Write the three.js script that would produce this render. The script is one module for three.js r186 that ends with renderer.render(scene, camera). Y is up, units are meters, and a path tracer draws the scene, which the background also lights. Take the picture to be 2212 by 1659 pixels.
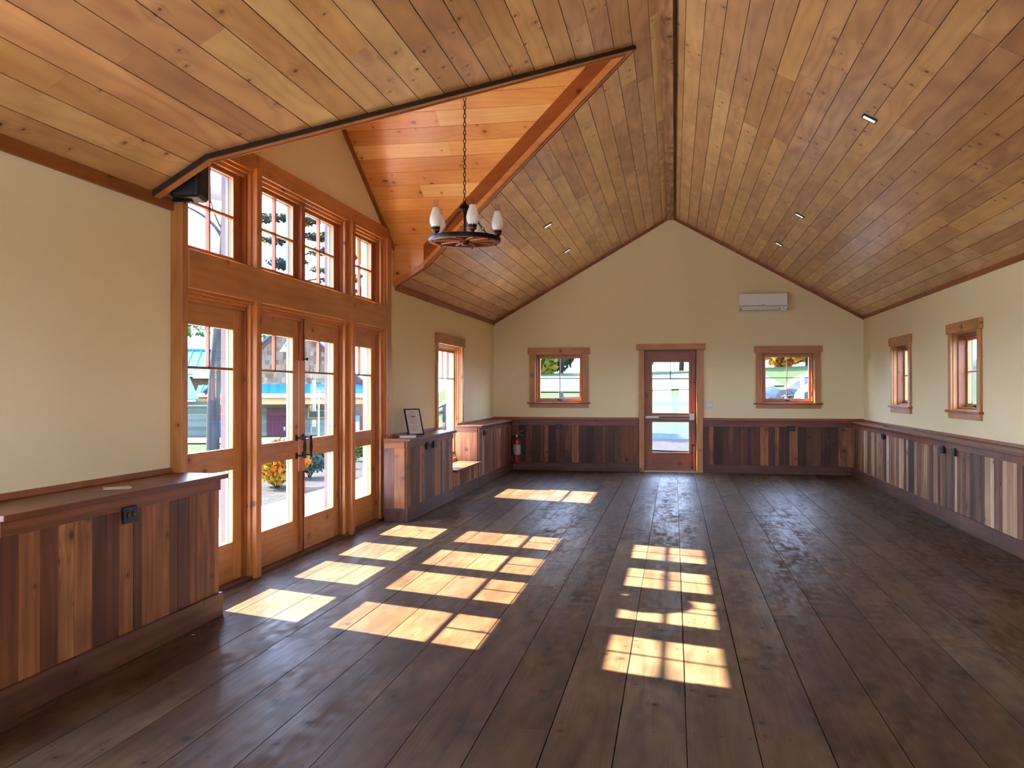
import * as THREE from 'three';
import { mergeGeometries } from 'three/addons/utils/BufferGeometryUtils.js';
import { RoundedBoxGeometry } from 'three/addons/geometries/RoundedBoxGeometry.js';
import { RectAreaLightUniformsLib } from 'three/addons/lights/RectAreaLightUniformsLib.js';

/* ------------------------------------------------------------------ camera, sky, sun, exposure */
const scene = new THREE.Scene();
const renderer = new THREE.WebGLRenderer({ antialias: true });
renderer.toneMapping = THREE.LinearToneMapping;
renderer.toneMappingExposure = 2.4;
renderer.shadowMap.enabled = true;
RectAreaLightUniformsLib.init();

const FOCAL = 1870;                                   // in pixels of the 2212 x 1659 frame
const camera = new THREE.PerspectiveCamera(2 * Math.atan(829.5 / FOCAL) * 180 / Math.PI, 2212 / 1659, 0.05, 400);
camera.position.set(0, 1.478, 0);
camera.rotation.order = 'YXZ';
camera.rotation.set(Math.atan(11.5 / FOCAL), Math.atan(350 / FOCAL), 0);
scene.add(camera);

const SKY_STRENGTH = 9.0, SUN_STRENGTH = 36;
{ // clear autumn sky: white at the horizon, blue overhead
  const W = 64, H = 128, d = new Float32Array(W * H * 4);
  for (let y = 0; y < H; y++) {
    const e = Math.max(0, (y + 0.5) / H * 2 - 1), t = Math.pow(e, 0.55);
    for (let x = 0; x < W; x++) {
      const k = (y * W + x) * 4;
      d[k] = 0.72 - 0.42 * t; d[k + 1] = 0.88 - 0.34 * t; d[k + 2] = 1.14 - 0.06 * t; d[k + 3] = 1;
    }
  }
  const sky = new THREE.DataTexture(d, W, H, THREE.RGBAFormat, THREE.FloatType);
  sky.mapping = THREE.EquirectangularReflectionMapping;
  sky.magFilter = THREE.LinearFilter; sky.needsUpdate = true;
  scene.background = sky;
  scene.backgroundIntensity = SKY_STRENGTH;
}
const SUN_DIR = new THREE.Vector3(1, -0.853, 0.287).normalize();
const sun = new THREE.DirectionalLight(new THREE.Color().setRGB(1.0, 0.93, 0.78), SUN_STRENGTH);
sun.position.set(-1.5, 1, -7.5).addScaledVector(SUN_DIR, -45);
sun.target.position.set(-1.5, 1, -7.5);
sun.shadow.camera.left = -30; sun.shadow.camera.right = 30; sun.shadow.camera.top = 30; sun.shadow.camera.bottom = -30; sun.shadow.camera.far = 120;
sun.shadow.mapSize.set(4096, 4096); sun.shadow.bias = -0.0005;
scene.add(sun, sun.target);

/* ------------------------------------------------------------------ helpers */
function rng(seed) { let a = seed >>> 0; return () => { a = (a + 0x6D2B79F5) >>> 0; let t = a; t = Math.imul(t ^ (t >>> 15), t | 1); t ^= t + Math.imul(t ^ (t >>> 7), t | 61); return ((t ^ (t >>> 14)) >>> 0) / 4294967296; }; }
const R0 = rng(7);
const lerp = (a, b, t) => a + (b - a) * t, clamp = (x, a = 0, b = 1) => Math.min(b, Math.max(a, x));
const sstep = (a, b, x) => { const t = clamp((x - a) / (b - a)); return t * t * (3 - 2 * t); };
const PERM = (() => { const r = rng(99), p = new Float32Array(65536); for (let i = 0; i < 65536; i++) p[i] = r(); return p; })();
function pn(x, y, px, py, seed) {           // value noise that repeats every px, py
  const xi = Math.floor(x), yi = Math.floor(y), fx = x - xi, fy = y - yi;
  const x0 = ((xi % px) + px) % px, x1 = (x0 + 1) % px, y0 = ((yi % py) + py) % py, y1 = (y0 + 1) % py;
  const h = (a, b) => PERM[(a * 7919 + b * 104729 + seed * 31337 + ((a * b) ^ (seed * 977))) & 65535];
  const u = fx * fx * (3 - 2 * fx), v = fy * fy * (3 - 2 * fy);
  return lerp(lerp(h(x0, y0), h(x1, y0), u), lerp(h(x0, y1), h(x1, y1), u), v);
}
function tex(W, H, fill, srgb = true) {
  const d = new Uint8Array(W * H * 4), c = [0, 0, 0];
  for (let y = 0; y < H; y++) for (let x = 0; x < W; x++) {
    fill(x / W, y / H, c);
    const k = (y * W + x) * 4;
    d[k] = clamp(c[0], 0, 255); d[k + 1] = clamp(c[1], 0, 255); d[k + 2] = clamp(c[2], 0, 255); d[k + 3] = 255;
  }
  const t = new THREE.DataTexture(d, W, H, THREE.RGBAFormat);
  t.wrapS = t.wrapT = THREE.RepeatWrapping; t.magFilter = THREE.LinearFilter; t.minFilter = THREE.LinearMipmapLinearFilter; t.generateMipmaps = true;
  if (srgb) t.colorSpace = THREE.SRGBColorSpace;
  t.needsUpdate = true; return t;
}
const TW = 0.8, TL = 3.2;                    // a wood texture covers 0.8 m across and 3.2 m along the grain
function wood(seed, { light, dark, knot, nKnots = 16, ring = 16, ringDepth = 0.35, blotch = 0.35, fibre = 0.25, streak = 0, W = 512, H = 2048 }) {
  const r = rng(seed), K = [];
  for (let i = 0; i < nKnots; i++) K.push([r(), r(), 0.007 + 0.017 * r() * r(), r() < 0.5 ? 1 : -1, 0.5 + 0.5 * r(), r()]);
  return tex(W, H, (U, V, c) => {
    let warp = 0, core = 0, halo = 0;
    for (const k of K) {
      let dx = U - k[0], dy = V - k[1]; dx -= Math.round(dx); dy -= Math.round(dy); dx *= TW; dy *= TL;
      if (dx > 0.16 || dx < -0.16 || dy > 0.34 || dy < -0.34) continue;
      const q = k[2], e = dx * dx / (q * q * 9) + dy * dy / (q * q * 50);
      const inf = Math.exp(-e);
      warp += inf * 1.3 * (dx > 0 ? -1 : 1) * Math.min(1, Math.abs(dx) / q);
      const d = Math.sqrt(dx * dx / (q * q) + dy * dy / (q * q * 1.7));
      core = Math.max(core, (1 - sstep(0.75, 1.15, d)) * k[4]);
      const tail = Math.exp(-(dx * dx) / (q * q * 16) * (1 + 2 * k[5]) - dy * dy / (q * q * 6));
      halo = Math.max(halo, tail * 0.7 * k[4]);
    }
    const n1 = pn(U * 3, V * 3, 3, 3, seed), n2 = pn(U * 9, V * 7, 9, 7, seed + 3), n3 = pn(U * 5, V * 9, 5, 9, seed + 5), n4 = pn(U * 14, V * 22, 14, 22, seed + 6);
    const ph = U * ring + warp + 2.6 * n1 + 0.8 * n2;
    let g = 0.5 + 0.5 * Math.sin(ph * 6.28318); g = g * g;
    const fb = pn(U * 180, V * 26, 180, 26, seed + 7) * 0.6 + pn(U * 90, V * 9, 90, 9, seed + 8) * 0.4;
    const st = streak ? pn(U * 30, V * 2, 30, 2, seed + 9) : 0.5;
    let t = 0.5 + (0.5 - g) * ringDepth + (n3 - 0.5) * blotch * 1.4 + (n4 - 0.5) * blotch * 0.7 + (fb - 0.5) * fibre + (st - 0.5) * streak - halo;
    t = clamp(t);
    for (let i = 0; i < 3; i++) c[i] = lerp(lerp(dark[i], light[i], t), knot[i], core * 0.85);
  });
}
const T = {
  ceilA: wood(11, { light: [236, 196, 130], dark: [192, 148, 92], knot: [72, 44, 30], nKnots: 20, ring: 9, ringDepth: 0.22, blotch: 0.42, fibre: 0.16 }),
  ceilB: wood(12, { light: [230, 186, 130], dark: [180, 136, 94], knot: [68, 42, 30], nKnots: 15, ring: 6, ringDepth: 0.32, blotch: 0.5, fibre: 0.16 }),
  dormer: wood(13, { light: [250, 202, 128], dark: [220, 158, 88], knot: [104, 56, 32], nKnots: 34, ring: 11, ringDepth: 0.18, blotch: 0.35, fibre: 0.14 }),
  floorA: wood(14, { light: [114, 91, 66], dark: [75, 59, 43], knot: [34, 25, 20], nKnots: 14, ring: 8, ringDepth: 0.2, blotch: 0.5, fibre: 0.2 }),
  floorB: wood(15, { light: [110, 87, 63], dark: [69, 55, 41], knot: [32, 24, 19], nKnots: 18, ring: 6, ringDepth: 0.28, blotch: 0.6, fibre: 0.2 }),
  barnA: wood(16, { light: [192, 148, 104], dark: [124, 88, 58], knot: [56, 36, 26], nKnots: 14, ring: 12, ringDepth: 0.22, blotch: 0.4, streak: 0.4, fibre: 0.25 }),
  barnB: wood(17, { light: [194, 152, 110], dark: [116, 84, 60], knot: [50, 33, 25], nKnots: 20, ring: 9, ringDepth: 0.3, blotch: 0.55, streak: 0.55, fibre: 0.3 }),
  pale: wood(19, { light: [224, 192, 154], dark: [172, 138, 104], knot: [78, 54, 40], nKnots: 12, ring: 12, ringDepth: 0.2, blotch: 0.35, streak: 0.3, fibre: 0.25 }),
  trim: wood(18, { light: [208, 142, 76], dark: [158, 98, 46], knot: [66, 34, 20], nKnots: 12, ring: 9, ringDepth: 0.2, blotch: 0.35, fibre: 0.14 }),
};
const grainBump = tex(256, 1024, (U, V, c) => { c[0] = c[1] = c[2] = 255 * (0.5 * pn(U * 90, V * 14, 90, 14, 41) + 0.3 * pn(U * 20, V * 6, 20, 6, 42) + 0.2 * pn(U * 128, V * 90, 128, 90, 43)); }, false);
const floorRough = tex(512, 1024, (U, V, c) => { const a = pn(U * 6, V * 10, 6, 10, 51), b = pn(U * 22, V * 40, 22, 40, 52), s = pn(U * 90, V * 16, 90, 16, 53); c[0] = c[1] = c[2] = 255 * clamp(0.34 + 0.36 * a * b + 0.10 * s, 0.2, 0.9); }, false);

const mats = [];
function std(o) { const m = new THREE.MeshPhysicalMaterial(o); mats.push(m); return m; }
const rgb = (r, g, b) => new THREE.Color().setRGB(r, g, b);
const hex = (h) => new THREE.Color(h);
function woodMats(maps, tints, extra) { const out = []; for (const map of maps) for (const c of tints) out.push(std({ map, color: hex(c), roughness: 0.42, bumpMap: grainBump, bumpScale: 0.0006, ...extra })); return out; }
const M = {
  ceil: woodMats([T.ceilA, T.ceilB], [0xffffff, 0xf6ece4, 0xeee0d4, 0xe4d4ca, 0xfff4e4, 0xe0cec2], { roughness: 0.34, bumpScale: 0.0004, clearcoat: 0.5, clearcoatRoughness: 0.26 }),
  dormer: woodMats([T.dormer], [0xffffff, 0xfff2e0, 0xf4dcc0, 0xe8cfae], { roughness: 0.34, bumpScale: 0.0004, clearcoat: 0.5, clearcoatRoughness: 0.26 }),
  floor: woodMats([T.floorA, T.floorB], [0xffffff, 0xf2e6e0, 0xe6d8d2, 0xdccbc0], { roughness: 0.95, roughnessMap: floorRough, bumpScale: 0.0008, specularIntensity: 0.2 }),
  barn: woodMats([T.barnA, T.barnB], [0xffffff, 0xe8d8c8, 0xd2bca8, 0xb8a090, 0x9c8474, 0x806858, 0x685246], { roughness: 0.62, bumpScale: 0.0012 }),
  warm: woodMats([T.barnA, T.barnB], [0xffe0b8, 0xf0c898, 0xd8ac80, 0xbc906a, 0xa27654, 0x865e44], { roughness: 0.55, bumpScale: 0.001 }),
  trim: std({ map: T.trim, color: hex(0xffffff), roughness: 0.4, bumpMap: grainBump, bumpScale: 0.0005 }),
  trimDark: std({ map: T.trim, color: hex(0xc8a482), roughness: 0.42, bumpMap: grainBump, bumpScale: 0.0005 }),
  trimLight: std({ map: T.trim, color: hex(0xfff0d0), roughness: 0.4, bumpMap: grainBump, bumpScale: 0.0005 }),
  rail: std({ map: T.barnA, color: hex(0xb8886a), roughness: 0.45, bumpMap: grainBump, bumpScale: 0.0006 }),
  counter: std({ map: T.barnA, color: hex(0xae7c5e), roughness: 0.38, bumpMap: grainBump, bumpScale: 0.0006 }),
  base: std({ map: T.barnA, color: hex(0x8c7064), roughness: 0.5, bumpMap: grainBump, bumpScale: 0.0006 }),
  rough: std({ map: T.barnB, color: hex(0xfff4e4), roughness: 0.7, bumpMap: grainBump, bumpScale: 0.003 }),
  paintedShade: std({ color: hex(0x33201a), roughness: 0.6 }),  // near-black colour for shade painted on as strips
  gap: std({ color: hex(0x1c130d), roughness: 0.95 }),
  glass: std({ color: rgb(1, 1, 1), roughness: 0, transmission: 1, thickness: 0, ior: 1.5 }),
  clad: std({ color: hex(0x66707e), roughness: 0.5 }),
  cladBrown: std({ color: hex(0x4c3832), roughness: 0.55 }),
  black: std({ color: hex(0x0d0d0f), roughness: 0.45 }),
  iron: std({ color: hex(0x15130f), roughness: 0.4, metalness: 0.7 }),
  bronze: std({ color: hex(0x4a2c1c), roughness: 0.3, metalness: 0.8 }),
  steel: std({ color: hex(0x8c8274), roughness: 0.32, metalness: 0.9 }),
  white: std({ color: hex(0xe9e5da), roughness: 0.45 }),
  ivory: std({ color: hex(0xd8cfb2), roughness: 0.5 }),
};
M.barn.push(...woodMats([T.pale], [0xffffff, 0xf0e4d8, 0xd8c6b4], { roughness: 0.62, bumpScale: 0.0012 }));
const paintBump = tex(256, 256, (U, V, c) => { c[0] = c[1] = c[2] = 255 * (0.6 * pn(U * 64, V * 64, 64, 64, 61) + 0.4 * pn(U * 20, V * 20, 20, 20, 62)); }, false);
paintBump.repeat.set(1, 1);
M.paint = std({ color: hex(0xecd9a8), roughness: 0.75, bumpMap: paintBump, bumpScale: 0.0005 });

const used = new Map();
function numbered(name) { const n = used.get(name) ?? 0; used.set(name, n + 1); return n ? name + '_' + String(n).padStart(3, '0') : name; }
function tag(o, label, category, kind, group) { o.userData.label = label; o.userData.category = category; if (kind) o.userData.kind = kind; if (group) o.userData.group = group; return o; }
function top(name, label, category, kind, group) { const g = new THREE.Group(); g.name = numbered(name); tag(g, label, category, kind, group); scene.add(g); return g; }
function mesh(parent, name, geo, mat, kind) {
  const m = new THREE.Mesh(geo, mat); m.name = parent === scene ? numbered(name) : name;
  if (kind) m.userData.kind = kind;
  parent.add(m); return m;
}
function sub(parent, name) { const g = new THREE.Group(); g.name = name; parent.add(g); return g; }
function grainUV(g, axis, ou = R0(), ov = R0()) {       // axis: 0, 1 or 2, the way the grain runs; uv in metres over the texture's size
  const p = g.attributes.position, n = g.attributes.normal, uv = new Float32Array(p.count * 2);
  for (let i = 0; i < p.count; i++) {
    const P = [p.getX(i), p.getY(i), p.getZ(i)], N = [Math.abs(n.getX(i)), Math.abs(n.getY(i)), Math.abs(n.getZ(i))];
    const big = N[0] >= N[1] && N[0] >= N[2] ? 0 : N[1] >= N[2] ? 1 : 2;
    const others = [0, 1, 2].filter((a) => a !== big);
    let al, ac; if (big === axis) { al = others[0]; ac = others[1]; } else { al = axis; ac = others.find((a) => a !== axis); }
    uv[2 * i] = P[ac] / TW + ou; uv[2 * i + 1] = P[al] / TL * (big === axis ? 4 : 1) + ov;
  }
  g.setAttribute('uv', new THREE.BufferAttribute(uv, 2)); return g;
}
function boxGeo(sx, sy, sz, axis = 0, bevel = 0) {
  const g = bevel ? new RoundedBoxGeometry(sx, sy, sz, 1, Math.min(bevel, sx / 2.2, sy / 2.2, sz / 2.2)) : new THREE.BoxGeometry(sx, sy, sz);
  return grainUV(g, axis);
}
function bx(parent, name, x0, x1, y0, y1, z0, z1, mat, axis, bevel = 0, kind) {
  if (x0 > x1) [x0, x1] = [x1, x0]; if (y0 > y1) [y0, y1] = [y1, y0]; if (z0 > z1) [z0, z1] = [z1, z0];
  const s = [x1 - x0, y1 - y0, z1 - z0];
  axis ??= s.indexOf(Math.max(...s));
  const m = mesh(parent, name, boxGeo(...s, axis, bevel), mat, kind);
  m.position.set((x0 + x1) / 2, (y0 + y1) / 2, (z0 + z1) / 2); return m;
}
function bxGeo(x0, x1, y0, y1, z0, z1, axis = 0) { const g = boxGeo(Math.abs(x1 - x0), Math.abs(y1 - y0), Math.abs(z1 - z0), axis); g.translate((x0 + x1) / 2, (y0 + y1) / 2, (z0 + z1) / 2); return g; }
function frameRect(parent, name, x0, x1, y0, y1, w, z0, z1, mat, sides = 'lrtb') {   // a frame inside the rectangle
  const gs = [];
  if (sides.includes('l')) gs.push(bxGeo(x0, x0 + w, y0, y1, z0, z1, 1));
  if (sides.includes('r')) gs.push(bxGeo(x1 - w, x1, y0, y1, z0, z1, 1));
  if (sides.includes('t')) gs.push(bxGeo(x0 + w, x1 - w, y1 - w, y1, z0, z1, 0));
  if (sides.includes('b')) gs.push(bxGeo(x0 + w, x1 - w, y0, y0 + w, z0, z1, 0));
  return mesh(parent, name, mergeGeometries(gs), mat);
}
const V3 = (x, y, z) => new THREE.Vector3(x, y, z);
function prism(pts, off, uvs) {              // a flat-faced slab: polygon pts (Vector3) pushed along off
  const n = pts.length, pos = [], uv = [];
  const c = V3(0, 0, 0); pts.forEach((p) => c.add(p)); c.multiplyScalar(1 / n).addScaledVector(off, 0.5);
  const tri = (a, b, d, ua, ub, ud) => {
    const nrm = V3(0, 0, 0).crossVectors(b.clone().sub(a), d.clone().sub(a)), mid = a.clone().add(b).add(d).multiplyScalar(1 / 3).sub(c);
    if (nrm.dot(mid) < 0) { [b, d] = [d, b];[ub, ud] = [ud, ub]; }
    for (const v of [a, b, d]) pos.push(v.x, v.y, v.z);
    for (const v of [ua, ub, ud]) uv.push(v[0], v[1]);
  };
  const q = pts.map((p) => p.clone().add(off)); uvs ??= pts.map((p) => [p.x / TW, p.z / TL]);
  for (let i = 1; i < n - 1; i++) { tri(pts[0], pts[i], pts[i + 1], uvs[0], uvs[i], uvs[i + 1]); tri(q[0], q[i], q[i + 1], uvs[0], uvs[i], uvs[i + 1]); }
  const t = off.length() / TW;
  for (let i = 0; i < n; i++) { const j = (i + 1) % n, u1 = [uvs[i][0] + t, uvs[i][1]], u2 = [uvs[j][0] + t, uvs[j][1]]; tri(pts[i], pts[j], q[j], uvs[i], uvs[j], u2); tri(pts[i], q[j], q[i], uvs[i], u2, u1); }
  const g = new THREE.BufferGeometry();
  g.setAttribute('position', new THREE.Float32BufferAttribute(pos, 3)); g.setAttribute('uv', new THREE.Float32BufferAttribute(uv, 2));
  g.computeVertexNormals(); return g;
}
const pick = (a, r = R0) => a[Math.floor(r() * a.length)];
function lathe(pts, seg = 24) { return new THREE.LatheGeometry(pts.map((p) => new THREE.Vector2(p[0], p[1])), seg); }
function tube(pts, r, seg = 16, rad = 6) { return new THREE.TubeGeometry(new THREE.CatmullRomCurve3(pts), seg, r, rad); }
function cyl(r0, r1, h, seg = 16) { return new THREE.CylinderGeometry(r0, r1, h, seg); }

/* ------------------------------------------------------------------ room measures (metres) */
const XL = -3.29, XR = 3.2, ZB = -15.72, ZF = 0.82, XM = -0.05, YR = 4.585, EAVE = 2.727, SL = 0.5725;
const roofY = (x) => YR - SL * Math.abs(x - XM);
const ZC = -7.465, DY = 4.6, DS = 0.59;                // dormer: its middle, ridge height and slope
const dormY = (z) => DY - DS * Math.abs(z - ZC);
const OPN = 2.465, OPX = -2.89, OPA = -0.34;           // opening in the ceiling: half width at the eave, the knees, the tip
const openHalf = (x) => x < OPX ? OPN : x > OPA ? 0 : OPN * (OPA - x) / (OPA - OPX);
const WT = 0.2;                                        // wall thickness
/* ------------------------------------------------------------------ floor */
{
  const r = rng(21), f = top('floor', 'dark brown wide plank floor with nail heads and patches of sun', 'floor', 'structure');
  bx(f, 'subfloor', XL - WT, XR + WT, -0.16, -0.026, ZB - WT, ZF + WT, M.gap, 2);
  const nails = [], w = 0.2905;
  for (let i = -12; i < 12; i++) {
    const x0 = Math.max(XL + 0.002, 0.05 + i * w), x1 = Math.min(XR - 0.002, 0.05 + (i + 1) * w); if (x1 - x0 < 0.03) continue;
    let z = ZF; const cuts = [ZF]; z -= 0.6 + r() * 3; while (z > ZB + 1.2) { cuts.push(z); z -= 2.6 + r() * 2.4; } cuts.push(ZB);
    for (let k = 0; k + 1 < cuts.length; k++) {
      const g = 0.0018 + 0.0028 * r() * r(), dy = -0.0008 * r();
      bx(f, 'plank', x0 + g, x1 - g, -0.025, dy, cuts[k] - 0.001, cuts[k + 1] + 0.001, pick(M.floor, r), 2);
    }
    for (let j = 0; j < 27; j++) for (const q of [0.12, 0.5, 0.88]) {
      if (r() < 0.12) continue;
      const n = new THREE.CircleGeometry(0.0058 + 0.0025 * r(), 6); n.rotateX(-Math.PI / 2);
      n.translate(lerp(x0, x1, q) + (r() - 0.5) * 0.02, 0.0006, ZF - 0.35 - j * 0.61 + (r() - 0.5) * 0.03); nails.push(n);
    }
  }
  mesh(f, 'nail_heads', mergeGeometries(nails), std({ color: hex(0x15100d), roughness: 0.6 }), 'stuff');
}

/* ------------------------------------------------------------------ walls */
function wallShape(outline, holes, depth, toWorld, name, label, mat = M.paint) {
  const s = new THREE.Shape(outline.map((p) => new THREE.Vector2(p[0], p[1])));
  for (const [a, b, c, d] of holes) { const h = new THREE.Path(); h.moveTo(a, c); h.lineTo(b, c); h.lineTo(b, d); h.lineTo(a, d); h.closePath(); s.holes.push(h); }
  const g = new THREE.ExtrudeGeometry(s, { depth, bevelEnabled: false }); toWorld(g);
  return tag(mesh(scene, name, g, mat), label, 'wall', 'structure');
}
const DOOR1 = [5.27, 9.50, 0, 3.26];                    // opening of the glazed entrance, along -z
const TALL = [[11.80, 13.21], [1.74, 3.15]];            // tall side windows, along -z
const WINC_R = [10.43, 13.2, 4.5, 1.74];                // small windows in the long wall to the right, along -z
const WINC_B = [-2.07, 1.952];                          // small windows in the end walls, along x
const WH = [1.235, 2.125], WWID = 0.445;
const DOORB = [-0.535, 0.40, 0, 2.19];
const gable = [[XL - WT, -0.5], [XR + WT, -0.5], [XR + WT, roofY(XR + WT) + 0.05], [XM, YR + 0.12], [XL - WT, roofY(XL - WT) + 0.05]];
wallShape(
  [[-ZF - WT, -0.5], [-ZB + WT, -0.5], [-ZB + WT, EAVE + 0.1], [-ZC + 2.5, EAVE + 0.1], [-ZC + 2.5, dormY(ZC - 2.5) + 0.06], [-ZC, DY + 0.06], [-ZC - 2.5, dormY(ZC - 2.5) + 0.06], [-ZC - 2.5, EAVE + 0.1], [-ZF - WT, EAVE + 0.1]],
  [DOOR1, ...TALL.map(([a, b]) => [a, b, 0.42, 2.13])], WT, (g) => { g.rotateY(Math.PI / 2); g.translate(XL - WT, 0, 0); }, 'wall_left', 'cream painted side wall with the glazed entrance and dormer gable');
wallShape([[-ZF - WT, -0.5], [-ZB + WT, -0.5], [-ZB + WT, EAVE + 0.05], [-ZF - WT, EAVE + 0.05]], WINC_R.map((c) => [c - WWID, c + WWID, ...WH]), WT, (g) => { g.rotateY(Math.PI / 2); g.translate(XR, 0, 0); }, 'wall_right', 'pale cream side wall with small framed windows above a long ledge');
wallShape(gable, [...WINC_B.map((c) => [c - WWID, c + WWID, ...WH]), DOORB], WT, (g) => g.translate(0, 0, ZB - WT), 'wall_back', 'cream gable end wall with glass door and two small windows');
wallShape(gable, [[XM - 2.12, XM + 2.12, 0, 3.26]], WT, (g) => g.translate(0, 0, ZF), 'wall_front', 'cream gable end wall behind the viewer');

/* ------------------------------------------------------------------ ceilings: every board a mesh */
const SA = Math.atan(SL), COSA = Math.cos(SA);
function ceilingBoards(side, name, label, seed) {
  const r = rng(seed), c = top(name, label, 'ceiling', 'structure');
  const xe = side < 0 ? XL : XR, dir = side < 0 ? 1 : -1, up = V3(-dir * Math.sin(SA), COSA, 0);
  const P = (x, z) => V3(x, roofY(x), z), rows = 22, w = (Math.abs(XM - xe) - 0.012) / rows;
  for (let i = 0; i < rows; i++) {
    const xa = xe + dir * (0.012 + i * w + 0.0022 + 0.0016 * r()), xb = xe + dir * (0.012 + (i + 1) * w - 0.0018);
    const runs = [];
    const ha = side < 0 ? openHalf(xa) : 0, hb = side < 0 ? openHalf(xb) : 0;
    if (ha > 0.02) { runs.push([[ZF, ZF], [ZC + ha, ZC + hb]], [[ZC - ha, ZC - hb], [ZB, ZB]]); } else runs.push([[ZF, ZF], [ZB, ZB]]);
    for (const [[a0, a1], [b0, b1]] of runs) {
      const cuts = [[a0, a1]]; let z = Math.min(a0, a1) - 0.5 - r() * 2.2; while (z > Math.max(b0, b1) + 0.5) { cuts.push([z, z]); z -= 1.5 + r() * 2.6; } cuts.push([b0, b1]);
      for (let k = 0; k + 1 < cuts.length; k++) {
        const [p0, p1] = cuts[k], [q0, q1] = cuts[k + 1], e = 0.0008, ou = r(), ov = r(), h = 0.0006 * r();
        const pts = [P(xa, p0 - e), P(xb, p1 - e), P(xb, q1 + e), P(xa, q0 + e)].map((v) => v.addScaledVector(up, h));
        const uvs = pts.map((p) => [p.x / COSA / TW + ou, p.z / TL + ov]);
        mesh(c, 'plank', prism(pts, up.clone().multiplyScalar(0.018), uvs), pick(M.ceil, r));
      }
    }
  }
  return c;
}
ceilingBoards(-1, 'ceiling_left', 'stained pine board ceiling slope over the entrance side, cut open for the dormer', 31);
ceilingBoards(1, 'ceiling_right', 'stained pine board ceiling slope over the long ledge with recessed lights', 32);
{
  const r = rng(33), c = top('ceiling_dormer', 'honey coloured pine boards lining the dormer above the chandelier', 'ceiling', 'structure');
  for (const s of [-1, 1]) {
    const up = V3(0, Math.cos(Math.atan(DS)), s * Math.sin(Math.atan(DS))), rows = 14, w = 2.40 / rows;
    for (let i = 0; i < rows; i++) {
      const d0 = i * w + 0.002, d1 = (i + 1) * w - 0.0016, z0 = ZC + s * d0, z1 = ZC + s * d1;
      const xr = (d) => Math.max(OPX, OPA - (OPA - OPX) * d / OPN) + 0.05;
      const cuts = [[XL, XL]]; let x = XL + 0.5 + r() * 1.4; while (x < Math.min(xr(d0), xr(d1)) - 0.5) { cuts.push([x, x]); x += 2 + r() * 1.5; } cuts.push([xr(d0), xr(d1)]);
      for (let k = 0; k + 1 < cuts.length; k++) {
        const ou = r(), ov = r(), e = 0.0008;
        const pts = [V3(cuts[k][0] + e, dormY(z0), z0), V3(cuts[k][1] + e, dormY(z1), z1), V3(cuts[k + 1][1] - e, dormY(z1), z1), V3(cuts[k + 1][0] - e, dormY(z0), z0)];
        mesh(c, 'plank', prism(pts, up.clone().multiplyScalar(0.018), pts.map((p) => [p.z * 1.16 / TW + ou, p.x / TL + ov])), pick(M.dormer, r));
      }
    }
    // cheek beside the dormer and the board faces that rise from the opening to the dormer slope
    const zi = ZC + s * (OPN - 0.07), xi = OPX - 0.02;
    const cheek = [V3(XL, roofY(XL) - 0.02, zi), V3(xi, roofY(xi) - 0.02, zi), V3(xi, dormY(zi) + 0.01, zi), V3(XL, dormY(zi) + 0.01, zi)];
    mesh(c, 'cheek_board', prism(cheek, V3(0, 0, s * 0.03), cheek.map((p) => [p.y / TW, p.x / TL + 0.3])), M.dormer[3]);
    const xa = OPA - 0.085, za = ZC + s * 0.0;
    const A = V3(xa, 0, za), B = V3(xi, 0, zi), face = [V3(A.x, roofY(A.x) - 0.03, A.z), V3(B.x, roofY(B.x) - 0.03, B.z), V3(B.x, dormY(B.z) + 0.02, B.z), V3(A.x, dormY(A.z) + 0.01, A.z)];
    const out = V3(B.z - A.z, 0, -(B.x - A.x)).normalize().multiplyScalar(0.03); if (out.x < 0) out.negate();
    mesh(c, 'valley_fascia', prism(face, out, face.map((p) => [p.y / TW, p.x / TL])), M.trimDark);
  }
}
{ // boards round the opening, standing a little below the ceiling
  const t = top('trim_1', 'dark wood edging and painted shade strips round the dormer opening in the ceiling', 'trim', 'structure');
  const up = V3(-Math.sin(SA), COSA, 0), P = (x, z) => V3(x, roofY(x), z).addScaledVector(up, -0.03), wI = 0.075;
  for (const s of [-1, 1]) {
    const e0 = [P(XL, ZC + s * OPN), P(OPX, ZC + s * OPN), P(OPX - 0.02, ZC + s * (OPN - wI)), P(XL, ZC + s * (OPN - wI))];
    mesh(t, 'edging', prism(e0, up.clone().multiplyScalar(0.06), e0.map((p) => [p.z / TW, p.x / TL])), M.trim);
    const e1 = [P(OPX, ZC + s * OPN), P(OPA, ZC), P(OPA - 0.1, ZC), P(OPX - 0.02, ZC + s * (OPN - wI))];
    const dn = V3(0, -0.004, 0), q1 = [P(OPX - 0.003, ZC + s * OPN), P(OPA + 0.006, ZC), P(OPA + 0.016, ZC), P(OPX + 0.007, ZC + s * (OPN + 0.004))].map((v) => v.add(dn));
    mesh(t, 'shade_strip', prism(q1, up.clone().multiplyScalar(0.06)), M.paintedShade);  // dark strip paints the shade on the side face of the edging
    const q0 = [P(XL, ZC + s * OPN), P(OPX, ZC + s * OPN), P(OPX + 0.006, ZC + s * (OPN + 0.012)), P(XL, ZC + s * (OPN + 0.012))].map((v) => v.add(dn)); mesh(t, 'shade_strip', prism(q0, up.clone().multiplyScalar(0.06)), M.paintedShade);  // same painted shade along the straight edge
    mesh(t, 'edging', prism(e1, up.clone().multiplyScalar(0.06), e1.map((p) => [p.z / TW + 0.4, p.x / TL])), M.trim);
  }
}
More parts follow.
